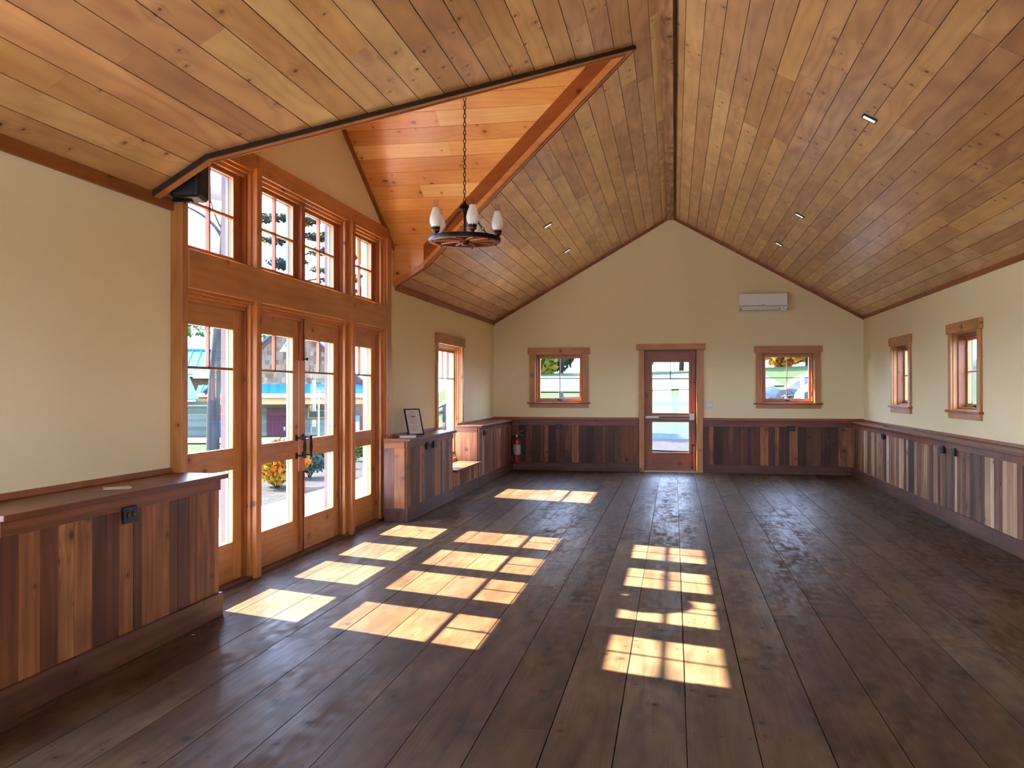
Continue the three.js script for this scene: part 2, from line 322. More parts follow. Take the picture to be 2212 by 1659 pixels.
{ // ridge board
  const t = top('trim_2', 'rough pale board running along the ridge of the ceiling', 'trim', 'structure');
  const cuts = [ZF, -1.8, -5.4, -8.05, -11.2, -14.6, ZB];
  for (let i = 0; i + 1 < cuts.length; i++) bx(t, 'ridge_board', XM - 0.062, XM + 0.048, YR - 0.085, YR + 0.0, cuts[i] - 0.002, cuts[i + 1] + 0.002, M.rough, 2, 0.006);
  bx(t, 'shade_strip', XM + 0.0485, XM + 0.066, YR - 0.075, YR - 0.01, ZF, ZB, M.paintedShade, 2);  // dark strip paints shade down one side of the ridge board
}
function rakeTrim(t, z0, z1) {
  for (const s of [-1, 1]) {
    const xe = s < 0 ? XL : XR, off = V3(0, 0, z1 - z0), dn = 0.055;
    const p = [V3(xe, roofY(xe) + 0.002, z0), V3(XM, YR + 0.002, z0), V3(XM, YR - dn, z0), V3(xe, roofY(xe) - dn, z0)];
    mesh(t, 'rake_board', prism(p, off, p.map((q) => [q.y / TW, q.x / TL])), M.trimDark);
  }
}
rakeTrim(top('trim_3', 'narrow dark wood moulding up the gable over the glass door', 'trim', 'structure'), ZB, ZB + 0.02);
rakeTrim(top('trim_4', 'narrow dark wood moulding up the gable behind the viewer', 'trim', 'structure'), ZF - 0.02, ZF);
{
  const t = top('trim_5', 'dark wood cornice boards along the top of the entrance side wall', 'trim', 'structure');
  bx(t, 'cornice', XL, XL + 0.025, EAVE - 0.062, EAVE + 0.012, ZF, ZC + 2.17, M.trimDark, 2);
  bx(t, 'cornice', XL, XL + 0.025, EAVE - 0.062, EAVE + 0.012, ZC - OPN, ZB, M.trimDark, 2);
  for (const s of [-1, 1]) { // along the dormer gable
    const za = ZC, zb = ZC + s * (OPN - 0.07), p = [V3(XL, dormY(za) + 0.002, za), V3(XL, dormY(zb) + 0.002, zb), V3(XL, dormY(zb) - 0.06, zb), V3(XL, dormY(za) - 0.06, za)];
    mesh(t, 'rake_board', prism(p, V3(0.022, 0, 0), p.map((q) => [q.y / TW, q.z / TL])), M.trimDark);
  }
  const t2 = top('trim_6', 'dark wood cornice board along the top of the long ledge wall', 'trim', 'structure');
  bx(t2, 'cornice', XR - 0.022, XR, EAVE - 0.045, EAVE + 0.012, ZF, ZB, M.trimDark, 2);
}
/* ------------------------------------------------------------------ roof above the boards */
{
  const r = top('roof', 'blue metal roof over the hall with deep eaves', 'roof', 'structure');
  const mR = std({ color: hex(0x3d4f60), roughness: 0.5 }), OV = 0.45, th = 0.27;
  const upL = V3(-Math.sin(SA), COSA, 0), upR = V3(Math.sin(SA), COSA, 0), P = (x, z, up) => V3(x, roofY(x), z).addScaledVector(up, 0.0185);
  const xo = XL - OV, xr = XR + OV, zA = ZF + 0.5, zB = ZB - 0.5;
  const slab = (pts) => mesh(r, 'roof_deck', prism(pts, V3(0, th * 1.15, 0)), mR);
  slab([P(XM, zA, upR), P(xr, zA, upR), P(xr, zB, upR), P(XM, zB, upR)], upR);
  slab([P(xo, zA, upL), P(XM, zA, upL), P(XM, ZC, upL), P(OPA, ZC, upL), P(OPX, ZC + OPN, upL), P(xo, ZC + OPN, upL)].slice(0, 6), upL);
  slab([P(xo, zB, upL), P(XM, zB, upL), P(XM, ZC, upL), P(OPA, ZC, upL), P(OPX, ZC - OPN, upL), P(xo, ZC - OPN, upL)], upL);
  for (const s of [-1, 1]) {
    const up = V3(0, Math.cos(Math.atan(DS)), s * Math.sin(Math.atan(DS))), D = (x, d) => V3(x, DY - DS * d, ZC + s * d).addScaledVector(up, 0.0185);
    mesh(r, 'dormer_deck', prism([D(XL - 0.5, 0), D(OPA + 0.25, 0), D(-2.59, 2.44), D(-2.875, OPN + 0.25), D(XL - 0.5, OPN + 0.25)], up.clone().multiplyScalar(0.16)), mR);
    const sf = [D(XL - 0.5, 0), D(XL - WT - 0.005, 0), D(XL - WT - 0.005, OPN + 0.25), D(XL - 0.5, OPN + 0.25)].map((v) => v.addScaledVector(up, -0.03));
    mesh(r, 'soffit', prism(sf, up.clone().multiplyScalar(0.025), sf.map((p) => [p.x / TW, p.z / TL])), M.trimLight);
    const z = ZC + s * (OPN - 0.035);
    const xc = OPX + 0.1, ck = [V3(XL - WT + 0.002, roofY(XL - WT) + 0.03, z), V3(xc, roofY(xc) + 0.03, z), V3(xc, EAVE + 0.53, z), V3(XL - WT + 0.002, EAVE + 0.53, z)];
    mesh(r, 'cheek_wall', prism(ck, V3(0, 0, s * 0.07)), M.cladBrown);
  }
  bx(r, 'added_porch_deck', -3.2, 3.1, 3.42, 3.55, ZF + WT, ZF + 4.2, mR, 0); for (const x of [-3.0, 2.9]) bx(r, 'porch_post', x - 0.08, x + 0.08, -0.2, 3.42, ZF + 3.9, ZF + 4.06, M.cladBrown, 1);  // added unseen porch, blocks sky so ground bounce lights the ceiling
  bx(r, 'eave_board', xo, xo + 0.03, roofY(xo) - 0.02, roofY(xo) + 0.25, zA, ZC + OPN, M.cladBrown, 2);
  bx(r, 'eave_board', xo, xo + 0.03, roofY(xo) - 0.02, roofY(xo) + 0.25, ZC - OPN, zB, M.cladBrown, 2);
}

/* ------------------------------------------------------------------ glazing: local axes, x along the wall, y up, z into the room, z = 0 at the painted face */
function pane(parent, x0, x1, y0, y1, z) { const m = mesh(parent, 'pane', new THREE.PlaneGeometry(x1 - x0, y1 - y0), M.glass); m.position.set((x0 + x1) / 2, (y0 + y1) / 2, z); return m; }
// a glazed leaf: stiles, rails, a low pane, a tall pane and two small panes over it
function glazedLeaf(parent, name, x0, x1, y0, y1, g, zf, mat, th = 0.045) {
  const L = sub(parent, name), zb = zf - th, zg = zf - th * 0.5, [a, b] = g.x;
  bx(L, 'stile', x0, a, y0, y1, zb, zf, mat, 1, 0.003); bx(L, 'stile', b, x1, y0, y1, zb, zf, mat, 1, 0.003);
  bx(L, 'rail', a, b, y0, g.low[0], zb, zf - 0.001, mat, 0, 0.003); bx(L, 'rail', a, b, g.low[1], g.up[0], zb, zf - 0.001, mat, 0, 0.003); bx(L, 'rail', a, b, g.up[1], y1, zb, zf - 0.001, mat, 0, 0.003);
  frameRect(L, 'glazing_bead', a, b, g.low[0], g.low[1], 0.008, zg + 0.003, zf - 0.004, M.trim);
  frameRect(L, 'glazing_bead', a, b, g.up[0], g.up[1], 0.008, zg + 0.003, zf - 0.004, M.trim);
  const c = (a + b) / 2, m = g.mun;
  bx(L, 'muntin', a, b, m - 0.009, m + 0.009, zg - 0.012, zf - 0.006, M.trimDark, 0); bx(L, 'muntin', c - 0.009, c + 0.009, m, g.up[1], zg - 0.012, zf - 0.006, M.trimDark, 1);
  pane(L, a, b, g.low[0], g.low[1], zg); pane(L, a, b, g.up[0], m, zg); pane(L, a, c, m, g.up[1], zg); pane(L, c, b, m, g.up[1], zg);
  frameRect(L, 'outer_cladding', a - 0.03, b + 0.03, g.low[0] - 0.03, g.low[1] + 0.03, 0.034, zb - 0.022, zb, M.clad);
  frameRect(L, 'outer_cladding', a - 0.03, b + 0.03, g.up[0] - 0.03, g.up[1] + 0.03, 0.034, zb - 0.022, zb, M.clad);
  return L;
}
function transomLight(parent, x0, x1, y0, y1, g, zf, mat) {
  const L = sub(parent, 'transom_window'), zb = zf - 0.05, zg = zf - 0.025, [a, b] = g.x, [c, d] = g.y, mx = (a + b) / 2, my = (c + d) / 2;
  bx(L, 'stile', x0, a, y0, y1, zb, zf, mat, 1, 0.003); bx(L, 'stile', b, x1, y0, y1, zb, zf, mat, 1, 0.003); bx(L, 'rail', a, b, y0, c, zb, zf - 0.001, mat, 0, 0.003); bx(L, 'rail', a, b, d, y1, zb, zf - 0.001, mat, 0, 0.003);
  frameRect(L, 'glazing_bead', a, b, c, d, 0.008, zg + 0.003, zf - 0.004, M.trim);
  bx(L, 'muntin', a, b, my - 0.010, my + 0.010, zg - 0.012, zf - 0.006, M.trim, 0); bx(L, 'muntin', mx - 0.010, mx + 0.010, c, d, zg - 0.012, zf - 0.006, M.trimDark, 1);
  for (const [p, q] of [[a, mx], [mx, b]]) for (const [s, t] of [[c, my], [my, d]]) pane(L, p, q, s, t, zg);
  frameRect(L, 'outer_cladding', a - 0.03, b + 0.03, c - 0.03, d + 0.03, 0.034, zb - 0.022, zb, M.clad);
}
/* entrance: two sidelights, a pair of doors, four transom windows, in a frame of posts and a header beam */
function entrance(name, label, pos, turn) {
  const D = top(name, label, 'door', 'structure');
  D.position.set(...pos); D.rotation.y = turn;
  const zf = -0.02, zp = 0.085, zo = -WT - 0.01;
  const G = (a, b) => ({ x: [a, b], low: [0.305, 0.872], up: [1.02, 1.94], mun: 1.632 });
  glazedLeaf(D, 'sidelight', 5.30, 6.24, 0.02, 2.22, G(5.43, 6.12), zf, M.trim);
  glazedLeaf(D, 'sidelight', 8.42, 9.30, 0.02, 2.22, G(8.51, 9.185), zf, M.trim);
  const dl = glazedLeaf(D, 'door_leaf', 6.40, 7.285, 0.02, 2.20, G(6.49, 7.175), zf, M.trim), dr = glazedLeaf(D, 'door_leaf', 7.295, 8.215, 0.02, 2.20, G(7.42, 8.105), zf, M.trim);
  const TG = (a, b) => ({ x: [a, b], y: [2.475, 3.105] });
  transomLight(D, 5.30, 6.27, 2.38, 3.19, TG(5.43, 6.12), zf, M.trimDark); transomLight(D, 6.37, 7.285, 2.38, 3.19, TG(6.49, 7.175), zf, M.trimDark);
  transomLight(D, 7.295, 8.34, 2.38, 3.19, TG(7.42, 8.105), zf, M.trimDark); transomLight(D, 8.42, 9.40, 2.38, 3.19, TG(8.51, 9.185), zf, M.trimDark);
  // posts and casings
  for (const [a, b, t] of [[6.285, 6.372, 3.21], [8.335, 8.422, 3.21]]) { bx(D, 'post', a, b, 0, t, -0.10, zp, M.trimLight, 1, 0.006); bx(D, 'post_cladding', a - 0.02, b + 0.02, -0.15, 3.26, zo, -0.10, M.cladBrown, 1); }
  bx(D, 'mullion', 7.255, 7.325, 2.40, 3.21, -0.08, 0.02, M.trimDark, 1, 0.004);
  bx(D, 'casing', 5.235, 5.312, 0, 2.725, -0.10, zp, M.trim, 1, 0.006); bx(D, 'casing', 9.425, 9.565, 0, 3.20, 0, zp, M.trim, 1, 0.006); bx(D, 'jamb', 9.40, 9.50, 0, 3.25, -0.20, 0.0, M.trim, 1);
  bx(D, 'jamb', 5.255, 5.31, 2.725, 3.20, -0.20, 0.06, M.trim, 1); bx(D, 'jamb_cladding', 5.26, 5.32, -0.15, 3.26, zo, -0.10, M.clad, 1);
  bx(D, 'header_beam', 5.312, 9.425, 2.162, 2.425, -0.09, zp + 0.005, M.trim, 0, 0.006);
  bx(D, 'header_cladding', 5.26, 9.50, 2.15, 2.43, zo, -0.09, M.cladBrown, 0);
  bx(D, 'head_casing', 5.20, 9.60, 3.205, 3.335, 0.0, 0.05, M.trim, 0, 0.005);
  bx(D, 'head_jamb', 5.27, 9.50, 3.19, 3.255, -0.20, 0.0, M.trim, 0);
  // stepped stops
  const stops = [[6.24, 6.285], [9.30, 9.345], [8.215, 8.275]];
  for (const [a, b] of stops) for (const [y0, y1] of [[0.02, 2.165], [2.42, 3.2]]) { bx(D, 'stop_moulding', a, b, y0, y1, -0.08, 0.012, M.trimDark, 1, 0.003); bx(D, 'stop_moulding', a + 0.022, b, y0, y1, 0.012, 0.042, M.trim, 1, 0.003); }
  bx(D, 'stop_moulding', 9.345, 9.40, 0.02, 3.2, -0.02, 0.04, M.trimLight, 1, 0.003); bx(D, 'stop_moulding', 9.40, 9.425, 0.02, 3.2, 0.0, 0.06, M.trim, 1, 0.003);
  bx(D, 'stop_moulding', 8.275, 8.335, 0.02, 3.2, -0.06, 0.02, M.trimDark, 1, 0.003); bx(D, 'stop_moulding', 6.372, 6.40, 0.02, 3.2, -0.08, 0.01, M.trimDark, 1, 0.003);
  for (const [a, b] of [[5.312, 6.285], [6.372, 8.335], [8.422, 9.40]]) {
    for (const [y, s] of [[2.162, -1], [3.205, -1]]) { bx(D, 'head_stop', a, b, y + s * 0.024, y, -0.05, 0.058, M.trimLight, 0, 0.003); bx(D, 'head_stop', a, b, y + s * 0.048, y + s * 0.024, -0.05, 0.03, M.trimLight, 0, 0.003); bx(D, 'head_stop', a, b, y + s * 0.075, y + s * 0.048, -0.05, 0.005, M.trim, 0, 0.003); }
    bx(D, 'sill_strip', a, b, 2.425, 2.44, -0.06, 0.05, M.trim, 0, 0.002);
  }
  bx(D, 'threshold', 5.31, 9.42, -0.01, 0.022, -0.22, 0.05, M.base, 0, 0.004);
  // surface bolts on the standing leaf and a pull on each
  for (const [y0, y1, k] of [[1.735, 2.155, 1.75], [0.03, 0.745, 0.735]]) {
    bx(dr, 'bolt_block', 7.268, 7.312, y0, y1, zf, zf + 0.03, M.trimDark, 1, 0.003);
    const rod = mesh(dr, 'bolt_rod', cyl(0.0075, 0.0075, y1 - y0, 8), M.iron); rod.position.set(7.332, (y0 + y1) / 2, zf + 0.02);
    for (const q of [0.08, 0.5, 0.92]) bx(dr, 'bolt_guide', 7.312, 7.348, lerp(y0, y1, q) - 0.03, lerp(y0, y1, q) + 0.03, zf, zf + 0.026, M.iron, 1, 0.004);
    const kn = mesh(dr, 'bolt_knob', lathe([[0, 0], [0.005, 0], [0.005, 0.022], [0.014, 0.028], [0.013, 0.038], [0, 0.041]], 12), M.iron); kn.rotation.x = Math.PI / 2; kn.position.set(7.34, k, zf + 0.022);
  }
  const pull = (L, x) => {
    for (const y of [0.885, 1.045]) { bx(L, 'pull_plate', x - 0.021, x + 0.021, y - 0.028, y + 0.028, zf, zf + 0.008, M.iron, 1, 0.003); const c = mesh(L, 'pull_standoff', cyl(0.008, 0.008, 0.075, 8), M.iron); c.rotation.x = Math.PI / 2; c.position.set(x, y, zf + 0.04); }
    const c = mesh(L, 'pull_grip', lathe([[0, -0.1], [0.009, -0.1], [0.011, -0.085], [0.009, -0.07], [0.015, 0], [0.009, 0.07], [0.011, 0.085], [0.009, 0.1], [0, 0.1]], 12), M.iron); c.position.set(x, 0.965, zf + 0.08);
  };
  pull(dl, 7.235); pull(dr, 7.375);
}
entrance('door_1', 'tall glazed wood entrance with double doors, sidelights and transom windows under the dormer', [XL, 0, 0], Math.PI / 2);
entrance('door_3', 'tall glazed wood entrance added unseen in the gable end behind the viewer for fill light', [XM + 7.385, 0, ZF], Math.PI);  // added glazing out of view, gives fill light near the camera
/* single glass door in an end wall */
function endDoor(name, label, z, turn) {
  const D = top(name, label, 'door', 'structure'); D.position.set(-0.0675 * 1, 0, z); D.rotation.y = turn;
  const x0 = -0.4675, x1 = 0.4675;
  const L = glazedLeaf(D, 'door_leaf', x0 + 0.012, x1 - 0.03, 0.03, 2.165, { x: [-0.325, 0.333], low: [0.342, 0.898], up: [1.045, 1.968], mun: 1.668 }, -0.045, M.trimDark);
  frameRect(D, 'jamb', x0, x1, -0.03, 2.19, 0.012, -0.2, 0.0, M.trimDark, 'lrt'); frameRect(D, 'door_stop', x0, x1, -0.03, 2.19, 0.045, -0.15, -0.0925, M.trimDark, 'lrt');
  bx(D, 'casing', x0 - 0.085, x0 + 0.008, 0, 2.185, 0, 0.055, M.trim, 1, 0.005); bx(D, 'casing', x1 - 0.008, x1 + 0.105, 0, 2.185, 0, 0.055, M.trim, 1, 0.005);
  bx(D, 'head_casing', x0 - 0.13, x1 + 0.145, 2.185, 2.285, 0, 0.07, M.trim, 0, 0.006);
  bx(D, 'threshold', x0, x1, -0.01, 0.028, -0.2, 0.03, M.steel, 0, 0.004);
  // panic bar, lever plate, hold-open foot
  bx(L, 'push_bar_case', -0.44, -0.20, 0.955, 1.003, -0.045, 0.005, M.steel, 0, 0.006); bx(L, 'push_bar', -0.20, 0.33, 0.962, 0.997, -0.02, 0.012, M.bronze, 0, 0.005); bx(L, 'push_bar_rail', -0.20, 0.33, 0.952, 1.006, -0.045, -0.02, M.steel, 0, 0.003);
  bx(L, 'latch_plate', 0.335, 0.425, 0.925, 1.045, -0.045, 0.01, M.steel, 1, 0.006); const lv = mesh(L, 'latch_cylinder', cyl(0.016, 0.016, 0.03, 14), M.steel); lv.rotation.x = Math.PI / 2; lv.position.set(0.40, 1.01, 0.02);
  const rod = mesh(L, 'bolt_rod', cyl(0.006, 0.006, 0.42, 8), M.iron); rod.position.set(0.385, 0.26, -0.03);
  bx(L, 'bolt_catch', 0.375, 0.425, 0.465, 0.50, -0.045, 0.0, M.iron, 0, 0.004); bx(L, 'bolt_guide', 0.372, 0.398, 0.33, 0.355, -0.045, -0.018, M.iron, 0, 0.003); bx(L, 'bolt_guide', 0.372, 0.398, 0.06, 0.10, -0.045, -0.018, M.iron, 0, 0.003);
}
endDoor('door_2', 'single wood door with large glass panes and a push bar in the gable end', ZB, 0);
/* small four-pane windows */
function smallWindow(name, label, pos, turn, casing = M.trim) {
  const W = top(name, label, 'window', 'structure'); W.position.set(...pos); W.rotation.y = turn;
  const h = WWID, [y0, y1] = WH;
  bx(W, 'side_casing', -0.543, -h + 0.004, y0, y1 - 0.005, 0, 0.03, casing, 1, 0.004); bx(W, 'side_casing', h - 0.004, 0.543, y0, y1 - 0.005, 0, 0.03, casing, 1, 0.004);
  bx(W, 'head_casing', -0.572, 0.572, y1 - 0.005, y1 + 0.112, 0, 0.045, casing, 0, 0.005); bx(W, 'apron', -0.543, 0.543, y0 - 0.092, y0 - 0.022, 0, 0.028, casing, 0, 0.004);
  bx(W, 'stool', -0.578, 0.578, y0 - 0.022, y0 + 0.004, -0.04, 0.055, M.trimDark, 0, 0.004);
  frameRect(W, 'jamb_liner', -h, h, y0, y1, 0.014, -0.2, 0.002, M.trim);
  frameRect(W, 'frame', -h + 0.014, h - 0.014, y0 + 0.014, y1 - 0.014, 0.022, -0.19, -0.05, M.trimDark);
  frameRect(W, 'sash', -h + 0.036, h - 0.036, y0 + 0.036, y1 - 0.036, 0.045, -0.175, -0.135, M.trim);
  const a = h - 0.081, b0 = y0 + 0.081, b1 = y1 - 0.081, my = (b0 + b1) / 2, z = -0.155;
  bx(W, 'muntin', -a, a, my - 0.006, my + 0.006, z - 0.01, z + 0.014, M.trimDark, 0); bx(W, 'muntin', -0.006, 0.006, b0, b1, z - 0.01, z + 0.014, M.trimDark, 1);
  for (const [p, q] of [[-a, 0], [0, a]]) for (const [s, t] of [[b0, my], [my, b1]]) pane(W, p, q, s, t, z);
  frameRect(W, 'outer_cladding', -h, h, y0, y1, 0.045, -0.205, -0.19, M.clad);
  const c = mesh(W, 'crank_base', new RoundedBoxGeometry(0.085, 0.03, 0.03, 2, 0.01), M.black); c.position.set(0, y0 + 0.052, -0.115);
  mesh(W, 'crank_handle', tube([V3(0.01, y0 + 0.06, -0.10), V3(-0.03, y0 + 0.062, -0.08), V3(-0.06, y0 + 0.075, -0.085), V3(-0.072, y0 + 0.095, -0.09)], 0.006, 12, 6), M.black);
  const lk = mesh(W, 'sash_lock', tube([V3(h - 0.045, y0 + 0.12, -0.055), V3(h - 0.05, y0 + 0.15, -0.035), V3(h - 0.045, y0 + 0.19, -0.05)], 0.006, 8, 6), M.black);
}
smallWindow('window_1', 'four-pane wood window to the left of the glass end door, looking onto lawn', [WINC_B[0], 0, ZB], 0);
smallWindow('window_2', 'four-pane wood window under the air conditioner, looking onto boulders', [WINC_B[1], 0, ZB], 0);
smallWindow('window_3', 'narrow-looking four-pane window above the long ledge, nearer the far corner', [XR, 0, -WINC_R[1]], -Math.PI / 2);
smallWindow('window_4', 'four-pane window above the long ledge, farther from the far corner', [XR, 0, -WINC_R[0]], -Math.PI / 2);
smallWindow('window_5', 'four-pane window in the ledge wall beyond the edge of view', [XR, 0, -WINC_R[2]], -Math.PI / 2);
smallWindow('window_6', 'four-pane window in the ledge wall beside the viewer', [XR, 0, -WINC_R[3]], -Math.PI / 2);
/* tall windows over the seats */
function tallWindow(name, label, [a, b]) {
  const W = top(name, label, 'window', 'structure'); W.position.set(XL, 0, 0); W.rotation.y = Math.PI / 2;
  const y0 = 0.42, y1 = 2.13;
  bx(W, 'side_casing', a - 0.075, a + 0.006, 0.39, y1, 0, 0.03, M.trim, 1, 0.004); bx(W, 'side_casing', b - 0.006, b + 0.085, 0.39, y1, 0, 0.03, M.trim, 1, 0.004);
  bx(W, 'head_casing', a - 0.105, b + 0.12, y1, y1 + 0.14, 0, 0.05, M.trim, 0, 0.005);
  frameRect(W, 'jamb_liner', a, b, y0, y1, 0.016, -0.2, 0.004, M.trimLight);
  frameRect(W, 'frame', a + 0.016, b - 0.016, y0 + 0.016, y1 - 0.016, 0.018, -0.13, -0.03, M.trimLight);
  frameRect(W, 'frame_step', a + 0.034, b - 0.034, y0 + 0.034, y1 - 0.034, 0.016, -0.13, -0.06, M.trim);
  frameRect(W, 'sash', a + 0.04, b - 0.04, y0 + 0.04, y1 - 0.04, 0.05, -0.13, -0.09, M.trim);
  const A = a + 0.09, B = b - 0.09, b0 = y0 + 0.09, b1 = y1 - 0.09, my = 1.64, z = -0.11;
  bx(W, 'muntin', A, B, my - 0.008, my + 0.008, z - 0.01, z + 0.014, M.trimDark, 0);
  pane(W, A, B, b0, my, z);
  for (let k = 0; k < 4; k++) { const p = lerp(A, B, k / 4), q = lerp(A, B, (k + 1) / 4); pane(W, p, q, my, b1, z); if (k) bx(W, 'muntin', p - 0.008, p + 0.008, my, b1, z - 0.01, z + 0.014, M.trimDark, 1); }
  frameRect(W, 'outer_cladding', a, b, y0, y1, 0.06, -0.22, -0.13, M.clad);
}
tallWindow('window_9', 'tall wood window over the low seat between two ledges', TALL[0]);
tallWindow('window_10', 'tall wood window beside the viewer on the entrance side', TALL[1]);

/* ------------------------------------------------------------------ wainscot ledges: local axes, x along, z out from the wall */
const BRD = { y0: 0.15, y1: 0.822 };
function boards(parent, a, b, y0, y1, zf, list, r, wmin = 0.075, wmax = 0.155) {
  let x = a; while (x < b - 0.004) {
    let w = wmin + (wmax - wmin) * r(); if (b - x - w < wmin * 0.7) w = b - x;
    bx(parent, 'board', x + 0.0012, x + w - 0.0012, y0 + 0.001, y1, zf - 0.02, zf - 0.004 * r(), pick(list, r), 1); x += w;
  }
}
function endBoards(parent, x, dir, z0, z1, y0, y1, list, r) { let z = z0; while (z < z1 - 0.004) { let w = 0.08 + 0.08 * r(); if (z1 - z - w < 0.05) w = z1 - z; bx(parent, 'board', x, x + dir * 0.016, y0, y1, z + 0.001, z + w - 0.001, pick(list, r), 1); z += w; } }
function ledge(name, label, pos, turn, a, b, { depth, list, seed, height = 0.925, nearEnd = false, farEnd = false, splash = true, category = 'ledge', zBack = 0, splashFrom = a }) {
  const L = top(name, label, category); L.position.set(...pos); L.rotation.y = turn;
  const r = rng(seed), d = depth, h = height, railB = h - 0.105, seat = h < 0.6;
  const s0 = nearEnd ? 0.03 : 0, s1 = farEnd ? 0.03 : 0;
  bx(L, 'carcass', a + 0.018, b - 0.018, 0.0, h - 0.03, zBack + 0.004, d - 0.022, M.gap, 0);
  boards(L, a, b, BRD.y0 - 0.002, (seat ? h - 0.03 : railB), d, list, r);
  bx(L, 'base_board', a - (nearEnd ? 0.018 : 0), b + (farEnd ? 0.018 : 0), 0.0, BRD.y0, d - 0.02, d + 0.018, M.base, 0, 0.003);
  if (!seat) bx(L, 'top_rail', a - (nearEnd ? 0.004 : 0), b + (farEnd ? 0.004 : 0), railB, h - 0.03, d - 0.02, d + 0.008, M.rail, 0, 0.003);
  bx(L, 'counter_top', a - s0, b + s1, h - 0.03, h, zBack, d + 0.05, M.counter, 0, 0.005);
  if (splash) bx(L, 'backsplash', splashFrom, b, h, h + 0.035, zBack, zBack + 0.022, M.trimDark, 0, 0.004);
  for (const [on, x, dir] of [[nearEnd, a, -1], [farEnd, b, 1]]) if (on) {
    endBoards(L, x + dir * 0.001, dir, zBack + 0.004, d - 0.02, BRD.y0, seat ? h - 0.03 : railB, list, r);
    bx(L, 'base_board', x, x + dir * 0.018, 0, BRD.y0, zBack + 0.004, d - 0.02, M.base, 2, 0.003);
    if (!seat) bx(L, 'top_rail', x, x + dir * 0.018, railB, h - 0.03, zBack + 0.004, d - 0.02, M.rail, 2, 0.003);
  }
  return L;
}
const LW = [XL + 0.001, 0, 0], LT = Math.PI / 2, DL = 0.36;
ledge('wainscot_ledge', 'brown reclaimed-board ledge in front of the near edge of the glazed entrance', LW, LT, 3.345, 5.228, { depth: DL, list: M.warm, seed: 61, farEnd: true, nearEnd: true });
ledge('window_seat', 'low board-faced window seat at the left edge beside the near ledge', LW, LT, 1.70, 3.31, { depth: DL, list: M.warm, seed: 62, height: 0.385, splash: false, category: 'window seat' });
ledge('wainscot_ledge', 'board-faced ledge along the entrance wall beside the viewer', LW, LT, -ZF + 0.102, 1.698, { depth: DL, list: M.warm, seed: 63 });
ledge('wainscot_ledge', 'brown board ledge holding the picture stand, between entrance and window seat', LW, LT, 9.275, 11.32, { depth: DL, list: M.warm, seed: 64, nearEnd: true, farEnd: true, zBack: 0.095, splashFrom: 9.57 });
ledge('window_seat', 'low board-faced seat with a sunlit top under the tall window', LW, LT, 11.355, 12.86, { depth: DL, list: M.warm, seed: 65, height: 0.385, splash: false, category: 'window seat' });
ledge('wainscot_ledge', 'dark board ledge in the far corner beyond the window seat', LW, LT, 12.9, -ZB - 0.102, { depth: DL, list: M.warm, seed: 66, nearEnd: true });
ledge('wainscot_ledge', 'long ledge of mixed grey-brown vertical boards under the small windows', [XR - 0.001, 0, 0], -Math.PI / 2, ZB + 0.102, ZF - 0.102, { depth: 0.205, list: M.barn, seed: 67 });
function backPanel(label, a, b, seed, z, turn) {
  const L = top('wainscot', label, 'wainscot'); L.position.set(0, 0, z); L.rotation.y = turn; const r = rng(seed), d = 0.055;
  bx(L, 'backing', a, b, 0, 0.9, 0.001, d - 0.022, M.gap, 0); boards(L, a, b, 0.148, 0.82, d, [3, 4, 5, 8, 9, 10, 11].map((i) => M.warm[i]).concat(M.barn.slice(4, 7), M.warm[1]), r, 0.07, 0.17);
  bx(L, 'base_board', a, b, 0, 0.15, d - 0.02, d + 0.018, M.base, 0, 0.003); bx(L, 'top_rail', a, b, 0.82, 0.9, d - 0.02, d + 0.008, M.rail, 0, 0.003);
  bx(L, 'cap', a, b, 0.9, 0.925, 0.001, d + 0.045, M.counter, 0, 0.004); bx(L, 'backsplash', a, b, 0.925, 0.97, 0.001, 0.024, M.trimDark, 0, 0.004);
}
backPanel('dark board wainscot left of the glass door on the gable wall', XL + 0.002, -0.626, 71, ZB, 0);
backPanel('dark board wainscot right of the glass door on the gable wall', 0.512, XR - 0.002, 72, ZB, 0);
backPanel('board wainscot behind the viewer on the ledge side', -XR + 0.002, -2.19, 73, ZF, Math.PI);
backPanel('board wainscot behind the viewer on the entrance side', 2.27, -XL - 0.002, 74, ZF, Math.PI);

